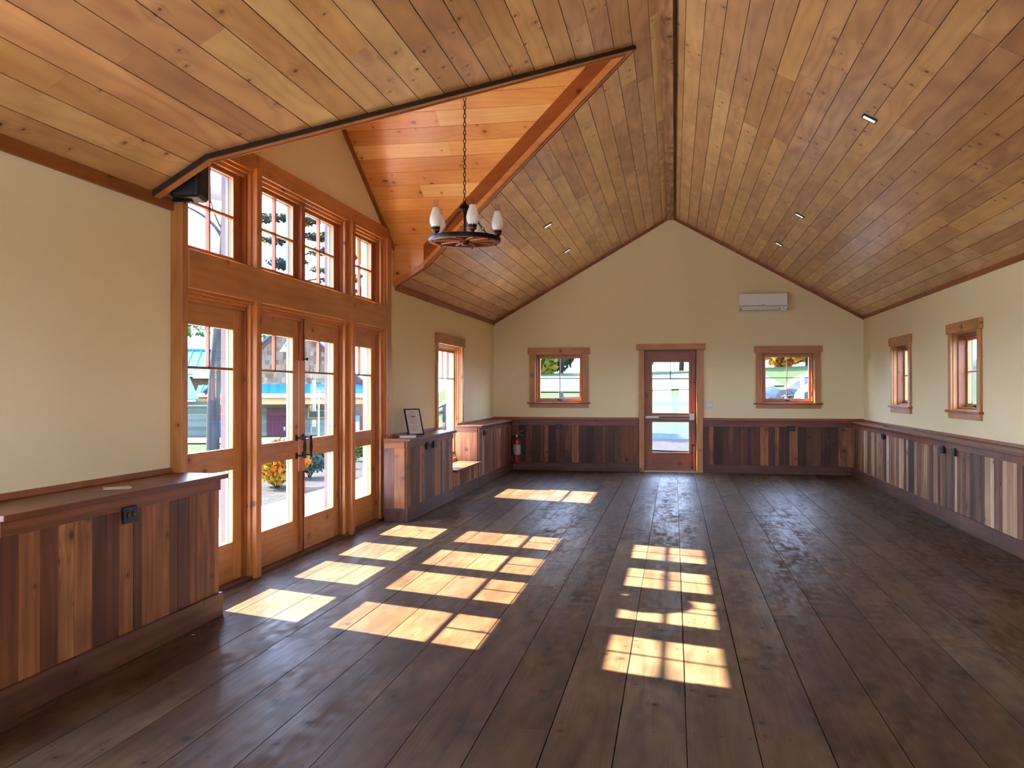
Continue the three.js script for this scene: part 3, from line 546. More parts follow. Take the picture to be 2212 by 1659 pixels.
/* ------------------------------------------------------------------ wagon-wheel chandelier */
function chainGeo(a, b, link = 0.042, wire = 0.0032, w = 0.011) {
  const d = b.clone().sub(a), n = Math.max(1, Math.round(d.length() / (link * 0.82))), gs = [], q = new THREE.Quaternion().setFromUnitVectors(V3(0, 1, 0), d.clone().normalize());
  for (let i = 0; i < n; i++) {
    const pts = []; for (let k = 0; k < 12; k++) { const t = k / 12 * Math.PI * 2; pts.push(V3(Math.cos(t) * w, Math.sin(t) * link * 0.5, 0)); }
    const g = new THREE.TubeGeometry(new THREE.CatmullRomCurve3(pts, true), 14, wire, 5, true);
    g.rotateY(i % 2 ? Math.PI / 2 : 0.15); g.applyQuaternion(q); const p = a.clone().lerp(b, (i + 0.5) / n); g.translate(p.x, p.y, p.z); gs.push(g);
  }
  return mergeGeometries(gs);
}
{
  const C = top('chandelier', 'wagon wheel chandelier with five milk glass lamps hanging on a chain', 'chandelier'); C.position.set(-1.825, 2.80, ZC);
  const Rw = 0.315;
  mesh(C, 'rim', lathe([[Rw - 0.045, -0.018], [Rw, -0.018], [Rw, 0.022], [Rw - 0.045, 0.022], [Rw - 0.045, -0.018]], 56), std({ map: T.trim, color: hex(0x8a6a58), roughness: 0.35 }));
  mesh(C, 'iron_tyre', lathe([[Rw, -0.016], [Rw + 0.005, -0.016], [Rw + 0.005, 0.02], [Rw, 0.02]], 56), M.iron);
  mesh(C, 'hub', lathe([[0, -0.045], [0.028, -0.045], [0.034, -0.035], [0.05, -0.02], [0.05, 0.02], [0.034, 0.04], [0, 0.04]], 20), M.bronze);
  const spokeM = std({ map: T.trim, color: hex(0xb89a80), roughness: 0.45 });
  for (let k = 0; k < 10; k++) { const a = k / 10 * Math.PI * 2 + 0.2, g = cyl(0.010, 0.013, Rw - 0.075, 8); g.rotateZ(Math.PI / 2); g.translate((Rw - 0.045 + 0.045) / 2, 0, 0); const m = mesh(C, 'spoke', grainUV(g, 0), spokeM); m.rotation.y = a; }
  mesh(C, 'canopy', lathe([[0, 0.345], [0.008, 0.345], [0.012, 0.33], [0.03, 0.318], [0.044, 0.298], [0.05, 0.282], [0.05, 0.275], [0.04, 0.27], [0.02, 0.262], [0.012, 0.20], [0, 0.20]], 20), M.iron);
  mesh(C, 'hanging_chain', chainGeo(V3(0, 0.34, 0), V3(0, DY - 2.80 - 0.005, 0), 0.046, 0.0036, 0.011), M.bronze);
  mesh(C, 'stem', cyl(0.008, 0.008, 0.22, 8), M.iron).position.set(0, 0.12, 0);
  const milk = std({ color: hex(0xf2ecdd), roughness: 0.35, transmission: 0.35, thickness: 0 }), clear = std({ color: rgb(0.9, 0.92, 0.92), roughness: 0.02, transmission: 1, thickness: 0, ior: 1.45 });
  for (let k = 0; k < 5; k++) {
    const a = (27.3 + 72 * k) * Math.PI / 180, x = Math.sin(a) * (Rw - 0.022), z = Math.cos(a) * (Rw - 0.022);
    const L = sub(C, 'oil_lamp'); L.position.set(x, 0.02, z);
    mesh(L, 'lamp_cup', lathe([[0, 0], [0.02, 0], [0.014, 0.012], [0.024, 0.022], [0.033, 0.028], [0.033, 0.05], [0.026, 0.056], [0.026, 0.064], [0, 0.064]], 18), M.bronze);
    const teeth = []; for (let t = 0; t < 16; t++) { const g = new THREE.BoxGeometry(0.0065, 0.034, 0.002); g.translate(0, 0.017, 0.0365); g.rotateX(0.0); g.rotateY(t / 16 * Math.PI * 2); g.translate(0, 0.052, 0); teeth.push(g); }
    teeth.push(lathe([[0.024, 0.05], [0.037, 0.05], [0.037, 0.062], [0.024, 0.062]], 18)); mesh(L, 'gallery', mergeGeometries(teeth.map((g) => (g.index ? g.toNonIndexed() : g))), M.iron);
    mesh(L, 'milk_glass', lathe([[0.031, 0.06], [0.040, 0.075], [0.049, 0.098], [0.0535, 0.122], [0.052, 0.148], [0.045, 0.178], [0.036, 0.204], [0.029, 0.224], [0.0268, 0.236]], 24), milk);
    mesh(L, 'clear_chimney', lathe([[0.0268, 0.236], [0.0255, 0.25], [0.0255, 0.296], [0.0272, 0.302], [0.0245, 0.302]], 24), clear);
  }
  for (let k = 0; k < 3; k++) { const a = k / 3 * Math.PI * 2 + 2.35; mesh(C, 'support_chain', chainGeo(V3(Math.sin(a) * 0.035, 0.275, Math.cos(a) * 0.035), V3(Math.sin(a) * (Rw - 0.03), 0.03, Math.cos(a) * (Rw - 0.03)), 0.05, 0.0032, 0.011), M.iron); }
  for (let k = 0; k < 6; k++) { const a = k / 6 * Math.PI * 2; const b = mesh(C, 'bolt', cyl(0.006, 0.006, 0.014, 8), M.iron); b.position.set(Math.sin(a) * (Rw - 0.022), -0.022, Math.cos(a) * (Rw - 0.022)); }
}
/* ------------------------------------------------------------------ recessed ceiling lights */
{
  const glow = std({ color: hex(0xf4f0e8), roughness: 0.5, emissive: rgb(1, 0.95, 0.86), emissiveIntensity: 0.8 });
  for (const [x, z, l] of [[1.555, -7.38, 'small recessed black-framed light in the ledge-side ceiling, nearest the viewer'], [1.555, -11.33, 'small recessed black-framed light in the ledge-side ceiling, middle of three'], [1.555, -13.51, 'small recessed black-framed light in the ledge-side ceiling, closest to the gable'], [-1.655, -11.41, 'small recessed light in the entrance-side ceiling, farther from the gable'], [-1.655, -13.54, 'small recessed light in the entrance-side ceiling, closer to the gable']]) {
    const L = top('ceiling_light', l, 'light', null, 'recessed ceiling lights'); L.position.set(x, roofY(x), z); L.rotation.z = x < 0 ? SA : -SA;
    frameRectFlat(L, 0.062, 0.038, 0.012);
    const p = mesh(L, 'lens', new THREE.BoxGeometry(0.100, 0.004, 0.052), glow); p.position.y = -0.011;
    const li = new THREE.RectAreaLight(new THREE.Color().setRGB(1, 0.93, 0.82), 2.0, 0.1, 0.052); li.position.set(0, -0.016, 0); li.rotation.x = -Math.PI / 2; L.add(li);
  }
  function frameRectFlat(L, a, b, w) {
    mesh(L, 'frame', mergeGeometries([bxGeo(-a, a, -0.014, 0.002, -b, -b + w), bxGeo(-a, a, -0.014, 0.002, b - w, b), bxGeo(-a, -a + w, -0.014, 0.002, -b + w, b - w), bxGeo(a - w, a, -0.014, 0.002, -b + w, b - w)]), M.black);
  }
}
/* ------------------------------------------------------------------ loudspeaker in the dormer corner */
{
  const S = top('loudspeaker', 'black loudspeaker mounted high beside the transom windows under the ceiling edge', 'speaker'); S.position.set(-3.175, 2.735, -5.27);
  S.rotation.y = 0.25;
  const b = mesh(S, 'cabinet', new RoundedBoxGeometry(0.19, 0.36, 0.22, 3, 0.025), M.black); b.position.set(0, 0.185, 0);
  const g = mesh(S, 'grille', new RoundedBoxGeometry(0.018, 0.33, 0.19, 2, 0.008), std({ color: hex(0x17181c), roughness: 0.8 })); g.position.set(0.093, 0.185, 0);
  bx(S, 'bracket', -0.11, 0.02, -0.012, 0.004, -0.03, 0.03, M.iron, 0, 0.002);
  const sc = mesh(S, 'bracket_screw', cyl(0.008, 0.008, 0.03, 8), M.steel); sc.position.set(-0.01, -0.015, 0.02);
}
/* ------------------------------------------------------------------ air conditioner */
{
  const A = top('air_conditioner', 'white wall-mounted air conditioner high on the gable wall', 'air conditioner'); A.position.set(1.515, 2.84, ZB);
  const prof = new THREE.Shape(); prof.moveTo(0, 0); prof.lineTo(0.12, 0.0); prof.quadraticCurveTo(0.19, 0.01, 0.205, 0.07); prof.lineTo(0.21, 0.27); prof.quadraticCurveTo(0.205, 0.295, 0.18, 0.298); prof.lineTo(0, 0.298); prof.closePath();
  const g = new THREE.ExtrudeGeometry(prof, { depth: 0.80, bevelEnabled: true, bevelSize: 0.006, bevelThickness: 0.006, bevelSegments: 2 }); g.rotateY(-Math.PI / 2); g.translate(0.40, 0, 0);
  mesh(A, 'case', g, M.white);
  bx(A, 'front_panel', -0.403, 0.403, 0.085, 0.293, 0.205, 0.2185, M.white, 0, 0.006);
  bx(A, 'panel_gap', -0.40, 0.40, 0.078, 0.085, 0.20, 0.2135, std({ color: hex(0x4a463c), roughness: 0.8 }), 0);
  bx(A, 'louver', -0.36, 0.27, 0.012, 0.066, 0.188, 0.212, std({ color: hex(0xdcd8cc), roughness: 0.4 }), 0, 0.006);
  bx(A, 'louver_slot', -0.385, 0.285, 0.004, 0.074, 0.175, 0.206, std({ color: hex(0x8d897e), roughness: 0.6 }), 0, 0.004);
  for (let k = 0; k < 3; k++) { const d = mesh(A, 'indicator', new THREE.BoxGeometry(0.014, 0.006, 0.003), M.black); d.position.set(0.318 + k * 0.024, 0.058, 0.2085); }
  bx(A, 'maker_plate', -0.035, 0.035, 0.098, 0.108, 0.2185, 0.2195, std({ color: hex(0x9a968c), roughness: 0.4 }), 0);
}
/* ------------------------------------------------------------------ fire extinguisher in the far corner */
{
  const F = top('fire_extinguisher', 'red fire extinguisher hung low in the dark far corner', 'extinguisher'); F.position.set(-2.82, 0.13, ZB + 0.16);
  mesh(F, 'tank', lathe([[0, 0], [0.06, 0], [0.068, 0.012], [0.068, 0.40], [0.055, 0.44], [0.03, 0.465], [0.022, 0.48], [0, 0.48]], 24), std({ color: hex(0x8c1a16), roughness: 0.3 }));
  mesh(F, 'label_band', lathe([[0.0685, 0.16], [0.0688, 0.16], [0.0688, 0.34], [0.0685, 0.34]], 24), std({ color: hex(0xb9b4a6), roughness: 0.5 }));
  mesh(F, 'valve', cyl(0.02, 0.024, 0.05, 12), M.steel).position.set(0, 0.50, 0);
  const l1 = bx(F, 'lever', -0.02, 0.13, 0.53, 0.542, -0.012, 0.012, M.steel, 0, 0.003); l1.rotation.z = 0.5; l1.position.set(0.055, 0.57, 0); bx(F, 'carry_handle', -0.01, 0.12, 0.515, 0.525, -0.012, 0.012, M.steel, 0, 0.003).rotation.z = -0.25;
  const ga = mesh(F, 'gauge', cyl(0.018, 0.018, 0.014, 14), M.white); ga.rotation.x = Math.PI / 2; ga.position.set(0, 0.50, 0.03);
  mesh(F, 'hose', tube([V3(-0.02, 0.5, 0.01), V3(-0.08, 0.48, 0.02), V3(-0.095, 0.35, 0.02), V3(-0.085, 0.15, 0.02)], 0.011, 18, 8), M.black);
  bx(F, 'wall_hook', -0.015, 0.015, 0.44, 0.52, -0.087, -0.02, M.iron, 1, 0.002);
}
/* ------------------------------------------------------------------ sockets, switches */
function outlet(label, pos, turn) {
  const O = top('outlet', label, 'outlet', null, 'black power outlets on the ledges'); O.position.set(...pos); O.rotation.y = turn;
  bx(O, 'plate', -0.058, 0.058, -0.045, 0.045, 0, 0.022, M.black, 0, 0.006);
  for (const x of [-0.024, 0.024]) { const s = mesh(O, 'socket', cyl(0.017, 0.017, 0.006, 14), std({ color: hex(0x1d1d20), roughness: 0.35 })); s.rotation.x = Math.PI / 2; s.position.set(x, 0.0, 0.023); bx(O, 'socket_slot', x - 0.007, x - 0.004, -0.006, 0.006, 0.0255, 0.0268, M.steel, 1); bx(O, 'socket_slot', x + 0.004, x + 0.007, -0.006, 0.006, 0.0255, 0.0268, M.steel, 1); }
}
const xf = XL + DL + 0.009, xq = XR - 0.205 - 0.010;
outlet('black double outlet on the near ledge beside the entrance', [xf, 0.798, -4.25], Math.PI / 2);
outlet('black outlet on the ledge below the picture stand, nearer the entrance', [xf, 0.80, -10.06], Math.PI / 2);
outlet('black outlet on the ledge below the picture stand, nearer the window seat', [xf, 0.80, -10.35], Math.PI / 2);
outlet('black outlet on the dark ledge beyond the window seat', [xf, 0.80, -13.25], Math.PI / 2);
outlet('black outlet on the long ledge, nearest the far corner', [xq, 0.80, -13.34], -Math.PI / 2);
outlet('black outlet on the long ledge, first of the close pair from the corner', [xq, 0.80, -10.51], -Math.PI / 2);
outlet('black outlet on the long ledge, second of the close pair from the corner', [xq, 0.80, -10.1], -Math.PI / 2);
outlet('black outlet on the gable wainscot below the lawn window', [-2.07, 0.80, ZB + 0.063], 0);
outlet('black outlet on the gable wainscot below the boulder window', [2.0, 0.80, ZB + 0.063], 0);
function plate(label, pos, turn, w, n, kindName) {
  const P = top(kindName, label, kindName === 'light_switch' ? 'switch' : 'outlet'); P.position.set(...pos); P.rotation.y = turn;
  bx(P, 'plate', -w / 2, w / 2, -0.058, 0.058, 0, 0.007, M.ivory, 0, 0.003);
  for (let k = 0; k < n; k++) bx(P, kindName === 'light_switch' ? 'rocker' : 'socket_face', -w / 2 + (k + 0.5) * w / n - 0.016, -w / 2 + (k + 0.5) * w / n + 0.016, -0.033, 0.033, 0.006, 0.011, M.white, 1, 0.003);
}
plate('cream switch plate on the gable wall right of the glass door', [0.615, 1.20, ZB], 0, 0.118, 2, 'light_switch');
plate('cream wall plate between the entrance casing and the picture stand', [XL, 1.22, -9.70], Math.PI / 2, 0.118, 2, 'light_switch');
{ const g = tag(mesh(scene, 'cable_grommet', lathe([[0, 0], [0.035, 0], [0.035, 0.006], [0.026, 0.008], [0, 0.006]], 20), M.black), 'small black cable grommet in the top of the long ledge', 'grommet'); g.position.set(3.08, 0.9252, -13.6); }
/* ------------------------------------------------------------------ things lying on the ledges */
const paperTex = (() => { const c = document.createElement('canvas'); c.width = 256; c.height = 360; const x = c.getContext('2d'); x.fillStyle = '#d9d3c8'; x.fillRect(0, 0, 256, 360); x.fillStyle = '#8d877c'; x.fillRect(70, 30, 116, 9); x.fillStyle = '#a39c90'; const r = rng(5); for (let k = 0; k < 11; k++) x.fillRect(34, 66 + k * 14, 120 + 68 * r(), 4); x.fillStyle = '#8f897e'; x.fillRect(24, 236, 208, 3); for (let k = 0; k < 4; k++) x.fillRect(34, 256 + k * 18, 110 + 70 * r(), 4); const t = new THREE.CanvasTexture(c); t.colorSpace = THREE.SRGBColorSpace; return t; })();
{
  const P = top('picture_stand', 'black framed page leaning back on the ledge by the entrance', 'picture frame'); P.position.set(-3.03, 0.932, -9.97); P.rotation.y = 0.95;
  const q = sub(P, 'frame_panel'); q.rotation.x = -0.3;
  frameRect(q, 'frame', -0.115, 0.115, 0.0, 0.325, 0.014, -0.008, 0.008, M.black);
  const pg = mesh(q, 'page', new THREE.PlaneGeometry(0.204, 0.299), std({ map: paperTex, roughness: 0.25 })); pg.position.set(0, 0.1625, 0.002);
  bx(q, 'back_board', -0.103, 0.103, 0.012, 0.313, -0.008, 0.0, M.black, 1);
  const leg = bx(P, 'easel_leg', -0.03, 0.03, -0.118, 0.118, -0.004, 0.004, M.black, 1); leg.position.set(0, 0.112, -0.105); leg.rotation.x = 0.34;
}
{
  const b = top('guest_book', 'thin pale book lying flat beside the black framed page', 'book'); b.position.set(-3.02, 0.926, -9.62); b.rotation.y = 0.25;
  bx(b, 'pages', -0.09, 0.09, 0.002, 0.017, -0.14, 0.14, std({ color: hex(0xc9c2b4), roughness: 0.8 }), 2); bx(b, 'cover', -0.094, 0.094, 0.0, 0.003, -0.144, 0.144, std({ color: hex(0x8b857c), roughness: 0.6 }), 2); bx(b, 'cover', -0.094, 0.094, 0.017, 0.020, -0.144, 0.144, std({ color: hex(0xa39c92), roughness: 0.5 }), 2);
}
{
  const s = top('paper_stack', 'few loose paper sheets lying on the near ledge top', 'paper'); s.position.set(-3.05, 0.9255, -4.34); s.rotation.y = 0.5;
  for (let k = 0; k < 3; k++) { const m = bx(s, 'sheet', -0.07, 0.07, k * 0.0022, k * 0.0022 + 0.0016, -0.05, 0.05, std({ color: hex([0xd9d2c4, 0xcfc6b4, 0xe6dfd2][k]), roughness: 0.7 }), 0); m.rotation.y = k * 0.12; }
}
{ const g = tag(mesh(scene, 'paper_scrap', prism([V3(0, 0, 0), V3(0.03, 0.004, 0.006), V3(0.032, 0.003, 0.016), V3(0.004, 0.001, 0.012)], V3(0, 0.001, 0)), M.white), 'tiny white scrap of paper on the floor by the near ledge', 'scrap'); g.position.set(-2.86, 0.0008, -4.78); }

/* ------------------------------------------------------------------ outside: ground, paths */
const dull = (o) => std({ specularIntensity: 0.1, ...o });
const groundY = (x, z) => {
  const b = Math.max(0, -z - 17), wb = z < -15 ? sstep(-0.36, -0.22, x / -z) : sstep(-5.4, -3.3, x);
  const back = wb * (0.078 * Math.min(b, 34) + 0.035 * Math.max(0, x + 3) * Math.min(1, b / 7));
  const left = (1 - wb) * -0.021 * Math.max(0, Math.hypot(x + 5, Math.min(0, z + 12)) - 6);
  return -0.19 + back + Math.max(-0.75, left);
};
const grassTex = tex(512, 512, (U, V, c) => { const a = pn(U * 8, V * 8, 8, 8, 71), b = pn(U * 60, V * 60, 60, 60, 72), d = pn(U * 200, V * 200, 200, 200, 73); const t = 0.3 * a + 0.4 * b + 0.3 * d; c[0] = lerp(24, 46, t); c[1] = lerp(34, 56, t); c[2] = lerp(10, 21, t); });
const mulchTex = tex(512, 512, (U, V, c) => { const b = pn(U * 90, V * 90, 90, 90, 75), d = pn(U * 230, V * 230, 230, 230, 76); const t = clamp(0.55 * b + 0.55 * d - 0.1); c[0] = lerp(24, 60, t); c[1] = lerp(22, 57, t); c[2] = lerp(21, 54, t); });
const gravelTex = tex(512, 512, (U, V, c) => { const a = pn(U * 10, V * 10, 10, 10, 78), b = pn(U * 120, V * 120, 120, 120, 79), d = pn(U * 250, V * 250, 250, 250, 80); const t = clamp(0.35 * a + 0.4 * b + 0.35 * d - 0.05); c[0] = lerp(26, 52, t); c[1] = lerp(36, 64, t); c[2] = lerp(37, 62, t); });
const concreteTex = tex(256, 256, (U, V, c) => { const t = 0.6 * pn(U * 12, V * 12, 12, 12, 81) + 0.4 * pn(U * 100, V * 100, 100, 100, 82); c[0] = lerp(188, 208, t); c[1] = lerp(186, 206, t); c[2] = lerp(180, 198, t); });
const mStone = dull({ map: concreteTex, color: hex(0x5c6068), roughness: 0.9 });
const mGrass = dull({ map: grassTex, roughness: 0.95 }), mMulch = dull({ map: mulchTex, roughness: 0.95 }), mGravel = dull({ map: gravelTex, roughness: 0.95 }), mConc = dull({ map: concreteTex, roughness: 0.85 });
function terrain(x0, x1, z0, z1, nx, nz, lift, mat, name, label, outline) {
  const g = new THREE.PlaneGeometry(1, 1, nx, nz), p = g.attributes.position, uv = g.attributes.uv;
  for (let i = 0; i < p.count; i++) {
    const u = p.getX(i) + 0.5, v = p.getY(i) + 0.5; let x = lerp(x0, x1, u), z = lerp(z1, z0, v);
    if (outline) { const e = outline(u, v); x += e[0]; z += e[1]; }
    p.setXYZ(i, x, groundY(x, z) + lift, z); uv.setXY(i, x / 2, z / 2);
  }
  g.computeVertexNormals();
  return tag(mesh(scene, name, g, mat), label, 'ground', 'structure');
}
terrain(-90, 70, -95, 30, 130, 110, 0, mGrass, 'ground', 'grassy ground round the hall');
const wob = (s) => (u, v) => [(pn(v * 9, s, 9, 99, 85) - 0.5) * 0.5 * (u < 0.05 || u > 0.95 ? 1 : 0), (pn(u * 9, s + 3, 9, 99, 86) - 0.5) * 0.5 * (v < 0.05 || v > 0.95 ? 1 : 0)];
terrain(-10.5, -5.55, -24, -2, 14, 40, 0.03, mMulch, 'mulch_bed', 'wood chip planting bed beyond the concrete walk');
terrain(-4.2, 4.8, -34, -16.6, 20, 30, 0.025, mGravel, 'gravel_yard', 'pale gravel slope behind the glass end door', wob(4));
terrain(-1.3, 4.4, -21.4, -19.6, 12, 8, 0.06, mMulch, 'leaf_litter_strip', 'band of brown leaf litter on the gravel slope', wob(8));
terrain(-10.4, 4.4, -47, -36.5, 20, 10, 0.05, dull({ color: hex(0x2e363e), roughness: 0.9 }), 'lane', 'grey lane at the top of the slope');
terrain(-60, -9.5, -33.6, -28.3, 30, 6, 0.05, dull({ map: concreteTex, color: hex(0x8e9294), roughness: 0.9 }), 'far_walk', 'pale walk in front of the shingled barn');
terrain(-9, 8, 1.1, 12, 10, 8, 0.03, mConc, 'bounce_slab', 'pale concrete added unseen behind the viewer to bounce light inside');  // added pale ground out of view, throws sunlight up to the ceiling
{
  const w = top('walkway', 'pale concrete walk along the outside of the entrance', 'path', 'structure');
  const zs = [3, -1.2, -4.5, -7.7, -10.95, -14.2, -17.4, -20.6, -24];
  for (let k = 0; k + 1 < zs.length; k++) bx(w, 'slab', -5.65, XL - WT - 0.05, -0.3, -0.15, zs[k] - 0.008, zs[k + 1] + 0.008, mConc, 2, 0.006);
}
/* ------------------------------------------------------------------ foliage helpers */
function leafCloud(blobs, n, size, seed, flat = 0) {
  const r = rng(seed), pos = [], nor = [], idx = []; let tot = 0; const cum = blobs.map((b) => (tot += b[3] * b[3]));
  for (let i = 0; i < n; i++) {
    const q = r() * tot, b = blobs[cum.findIndex((c) => c >= q)], t = r() * 6.283, y = r() * 2 - 1, k = Math.sqrt(1 - y * y), rr = b[3] * Math.pow(r(), 0.4);
    const c = V3(b[0] + Math.cos(t) * k * rr, b[1] + y * rr * (b[4] ?? 0.8), b[2] + Math.sin(t) * k * rr);
    const e = new THREE.Euler((r() - 0.5) * 3 * (1 - flat), r() * 6.28, (r() - 0.5) * 3 * (1 - flat)), s = size * (0.6 + 0.8 * r());
    const A = V3(-s, 0, 0).applyEuler(e), B = V3(0, s * 0.25, s * 0.55).applyEuler(e), C = V3(s, 0, 0).applyEuler(e), D = V3(0, s * 0.1, -s * 0.55).applyEuler(e), N = V3(0, 1, 0).applyEuler(e), o = pos.length / 3;
    for (const v of [A, B, C, D]) { pos.push(c.x + v.x, c.y + v.y, c.z + v.z); nor.push(N.x, N.y, N.z); }
    idx.push(o, o + 1, o + 2, o, o + 2, o + 3);
  }
  const g = new THREE.BufferGeometry(); g.setAttribute('position', new THREE.Float32BufferAttribute(pos, 3)); g.setAttribute('normal', new THREE.Float32BufferAttribute(nor, 3)); g.setIndex(idx); return g;
}
const leafM = (h) => dull({ color: hex(h), roughness: 0.9, transmission: 0.35, thickness: 0 });
const LF = { green: leafM(0x2e4820), dark: leafM(0x182a22), yellow: leafM(0x7e641a), orange: leafM(0x7e4212), lime: leafM(0x4a5a1a), blue: leafM(0x1a2e30), rust: leafM(0x5a3014) };
const barkTex = tex(128, 512, (U, V, c) => { const t = clamp(0.55 * pn(U * 20, V * 9, 20, 9, 91) + 0.45 * pn(U * 8, V * 40, 8, 40, 92)); c[0] = lerp(30, 60, t); c[1] = lerp(30, 60, t); c[2] = lerp(30, 60, t); });
const mBark = dull({ map: barkTex, roughness: 0.95 }), mBarkDark = dull({ map: barkTex, color: hex(0xa09488), roughness: 0.95 });
function taperTube(pts, r0, r1, seg = 20, rad = 8) {
  const g = tube(pts, 1, seg, rad), cv = new THREE.CatmullRomCurve3(pts), p = g.attributes.position;
  for (let i = 0; i <= seg; i++) { const c = cv.getPointAt(i / seg), k = lerp(r0, r1, i / seg); for (let j = 0; j <= rad; j++) { const q = i * (rad + 1) + j; p.setXYZ(q, c.x + (p.getX(q) - c.x) * k, c.y + (p.getY(q) - c.y) * k, c.z + (p.getZ(q) - c.z) * k); } }
  return g;
}
function crownTree(label, x, z, h, w, cols, seed, group, n = 1500, low = 0.35) {
  const t = top('autumn_tree', label, 'tree', null, group); const y = groundY(x, z); t.position.set(x, y, z); const r = rng(seed);
  mesh(t, 'trunk', taperTube([V3(0, -0.2, 0), V3(0.1, h * 0.3, 0), V3(-0.05, h * 0.75, 0.1)], 0.16, 0.05, 8, 7), mBarkDark);
  const bl = []; for (let k = 0; k < 7; k++) bl.push([(r() - 0.5) * w, h * (low + (0.95 - low) * r()), (r() - 0.5) * w, w * (0.28 + 0.2 * r())]);
  cols.forEach((c, i) => mesh(t, 'foliage', leafCloud(i ? bl.slice(3) : bl, Math.round(n / (i + 1)), 0.22, seed + i), c));
  return t;
}
/* ------------------------------------------------------------------ trees seen through the entrance */
{
  const t = top('bare_tree', 'slim grey leafless tree beyond the entrance with one arching branch', 'tree'); t.position.set(-11.5, groundY(-11.5, -20.2), -20.2);
  mesh(t, 'trunk', taperTube([V3(0, -0.3, 0), V3(0.02, 1.5, 0), V3(0.16, 3.3, 0), V3(0.30, 5.2, 0), V3(0.42, 7.2, 0.1), V3(0.35, 9.5, 0.1)], 0.17, 0.10, 28, 10), mBark);
  const br = (a, rr) => mesh(t, 'branch', taperTube(a, rr, 0.012, 14, 6), mBark);
  br([V3(0.30, 5.45, 0), V3(0.12, 5.8, 0), V3(-0.22, 6.15, 0.05), V3(-0.8, 6.45, 0.1), V3(-1.6, 6.6, 0.1)], 0.05);
  br([V3(0.33, 5.6, 0), V3(0.10, 6.3, 0.2), V3(0.02, 6.9, 0.3)], 0.03); br([V3(0.3, 5.0, 0), V3(0.7, 5.6, 0.2), V3(1.3, 6.7, 0.2)], 0.04); br([V3(0.42, 7.0, 0), V3(1.0, 7.6, 0), V3(1.8, 8.0, 0.2)], 0.04); br([V3(0.4, 8.0, 0), V3(-0.3, 8.8, 0), V3(-1.2, 9.4, 0.2)], 0.04); br([V3(0.2, 4.2, 0), V3(0.45, 4.7, 0.3), V3(0.6, 5.4, 0.4)], 0.02);
}
function spruce(label, x, z, h, seed, lean = 0) {
  const t = top('pine_tree', label, 'tree'); t.position.set(x, groundY(x, z), z); const r = rng(seed);
  mesh(t, 'trunk', taperTube([V3(0, -0.3, 0), V3(lean * 0.5, h * 0.5, 0), V3(lean, h, 0)], 0.14, 0.03, 16, 7), mBarkDark);
  const tips = [];
  for (let k = 0; k < 26; k++) {
    const y = h * (0.40 + 0.58 * k / 26), a = k * 2.4 + r(), L = (1 - k / 30) * (1.5 + 1.1 * r()), ux = Math.cos(a), uz = Math.sin(a);
    mesh(t, 'branch', taperTube([V3(lean * y / h, y, 0), V3(lean * y / h + ux * L * 0.5, y + 0.18, uz * L * 0.5), V3(lean * y / h + ux * L, y + 0.05 * r(), uz * L)], 0.028, 0.008, 6, 5), mBarkDark);
    for (let q = 0; q < 4; q++) { const f = 0.35 + 0.2 * q; tips.push([lean * y / h + ux * L * f + (r() - 0.5) * 0.4, y + 0.12, uz * L * f + (r() - 0.5) * 0.4, 0.26 + 0.14 * r(), 0.35]); }
  }
  mesh(t, 'needles', leafCloud(tips, 14000, 0.062, seed + 1, 0.5), LF.blue); mesh(t, 'yellow_leaves', leafCloud(tips.slice(20, 50), 260, 0.08, seed + 2), LF.yellow);
}
spruce('loose-branched pine seen through the second transom window from the speaker', -11.2, -24.6, 11.5, 101, 0.2);
spruce('loose-branched pine seen through the third transom window from the speaker', -13.2, -33.5, 12.5, 102, -0.3);
crownTree('green and yellow tree rising behind the blue barn roof, farther from the gable', -36, -54, 9.5, 6.0, [LF.green, LF.lime], 111, null, 2200);
crownTree('yellow autumn tree rising behind the blue barn roof, closer to the gable', -26.5, -57, 9, 5.5, [LF.lime, LF.yellow], 112, null, 2200);
/* plants in the bed */
function bush(name, label, x, z, h, w, cols, seed, n = 900, size = 0.05) {
  const t = top(name, label, 'plant'); t.position.set(x, groundY(x, z) + 0.03, z); const r = rng(seed);
  const st = []; for (let k = 0; k < 9; k++) st.push(taperTube([V3(0, -0.03, 0), V3((r() - 0.5) * w * 0.5, h * 0.5, (r() - 0.5) * w * 0.5), V3((r() - 0.5) * w, h * 0.9, (r() - 0.5) * w)], 0.008, 0.003, 4, 4));
  mesh(t, 'stems', mergeGeometries(st), mBarkDark);
  cols.forEach((c, i) => { const bl = []; for (let k = 0; k < 6; k++) bl.push([(r() - 0.5) * w * 0.8, h * (0.35 + 0.5 * r()), (r() - 0.5) * w * 0.8, w * 0.3]); mesh(t, 'leaves', leafCloud(bl, n, size, seed + i), c); });
}
bush('hosta_clump', 'orange and yellow leafy clump in the bed outside the first door leaf', -6.45, -13.4, 0.55, 0.75, [LF.orange, LF.yellow], 121, 700, 0.065);
bush('leafy_shrub', 'yellow-leaved shrub behind the orange clump in the bed', -7.9, -16.2, 0.6, 0.6, [LF.yellow, LF.rust], 122, 600, 0.05);
bush('leafy_shrub', 'dark and bright green shrub in the bed outside the second door leaf', -6.65, -15.1, 0.6, 0.8, [LF.green, LF.blue], 123, 1500, 0.04);
bush('leafy_shrub', 'yellow-green upright shrub in the bed beside the green one', -7.2, -17.0, 0.75, 0.5, [LF.lime], 124, 1400, 0.04);
bush('leafy_shrub', 'low green shrub in the bed outside the far sidelight', -6.9, -19.2, 0.55, 0.8, [LF.green, LF.lime], 125, 1300, 0.04);
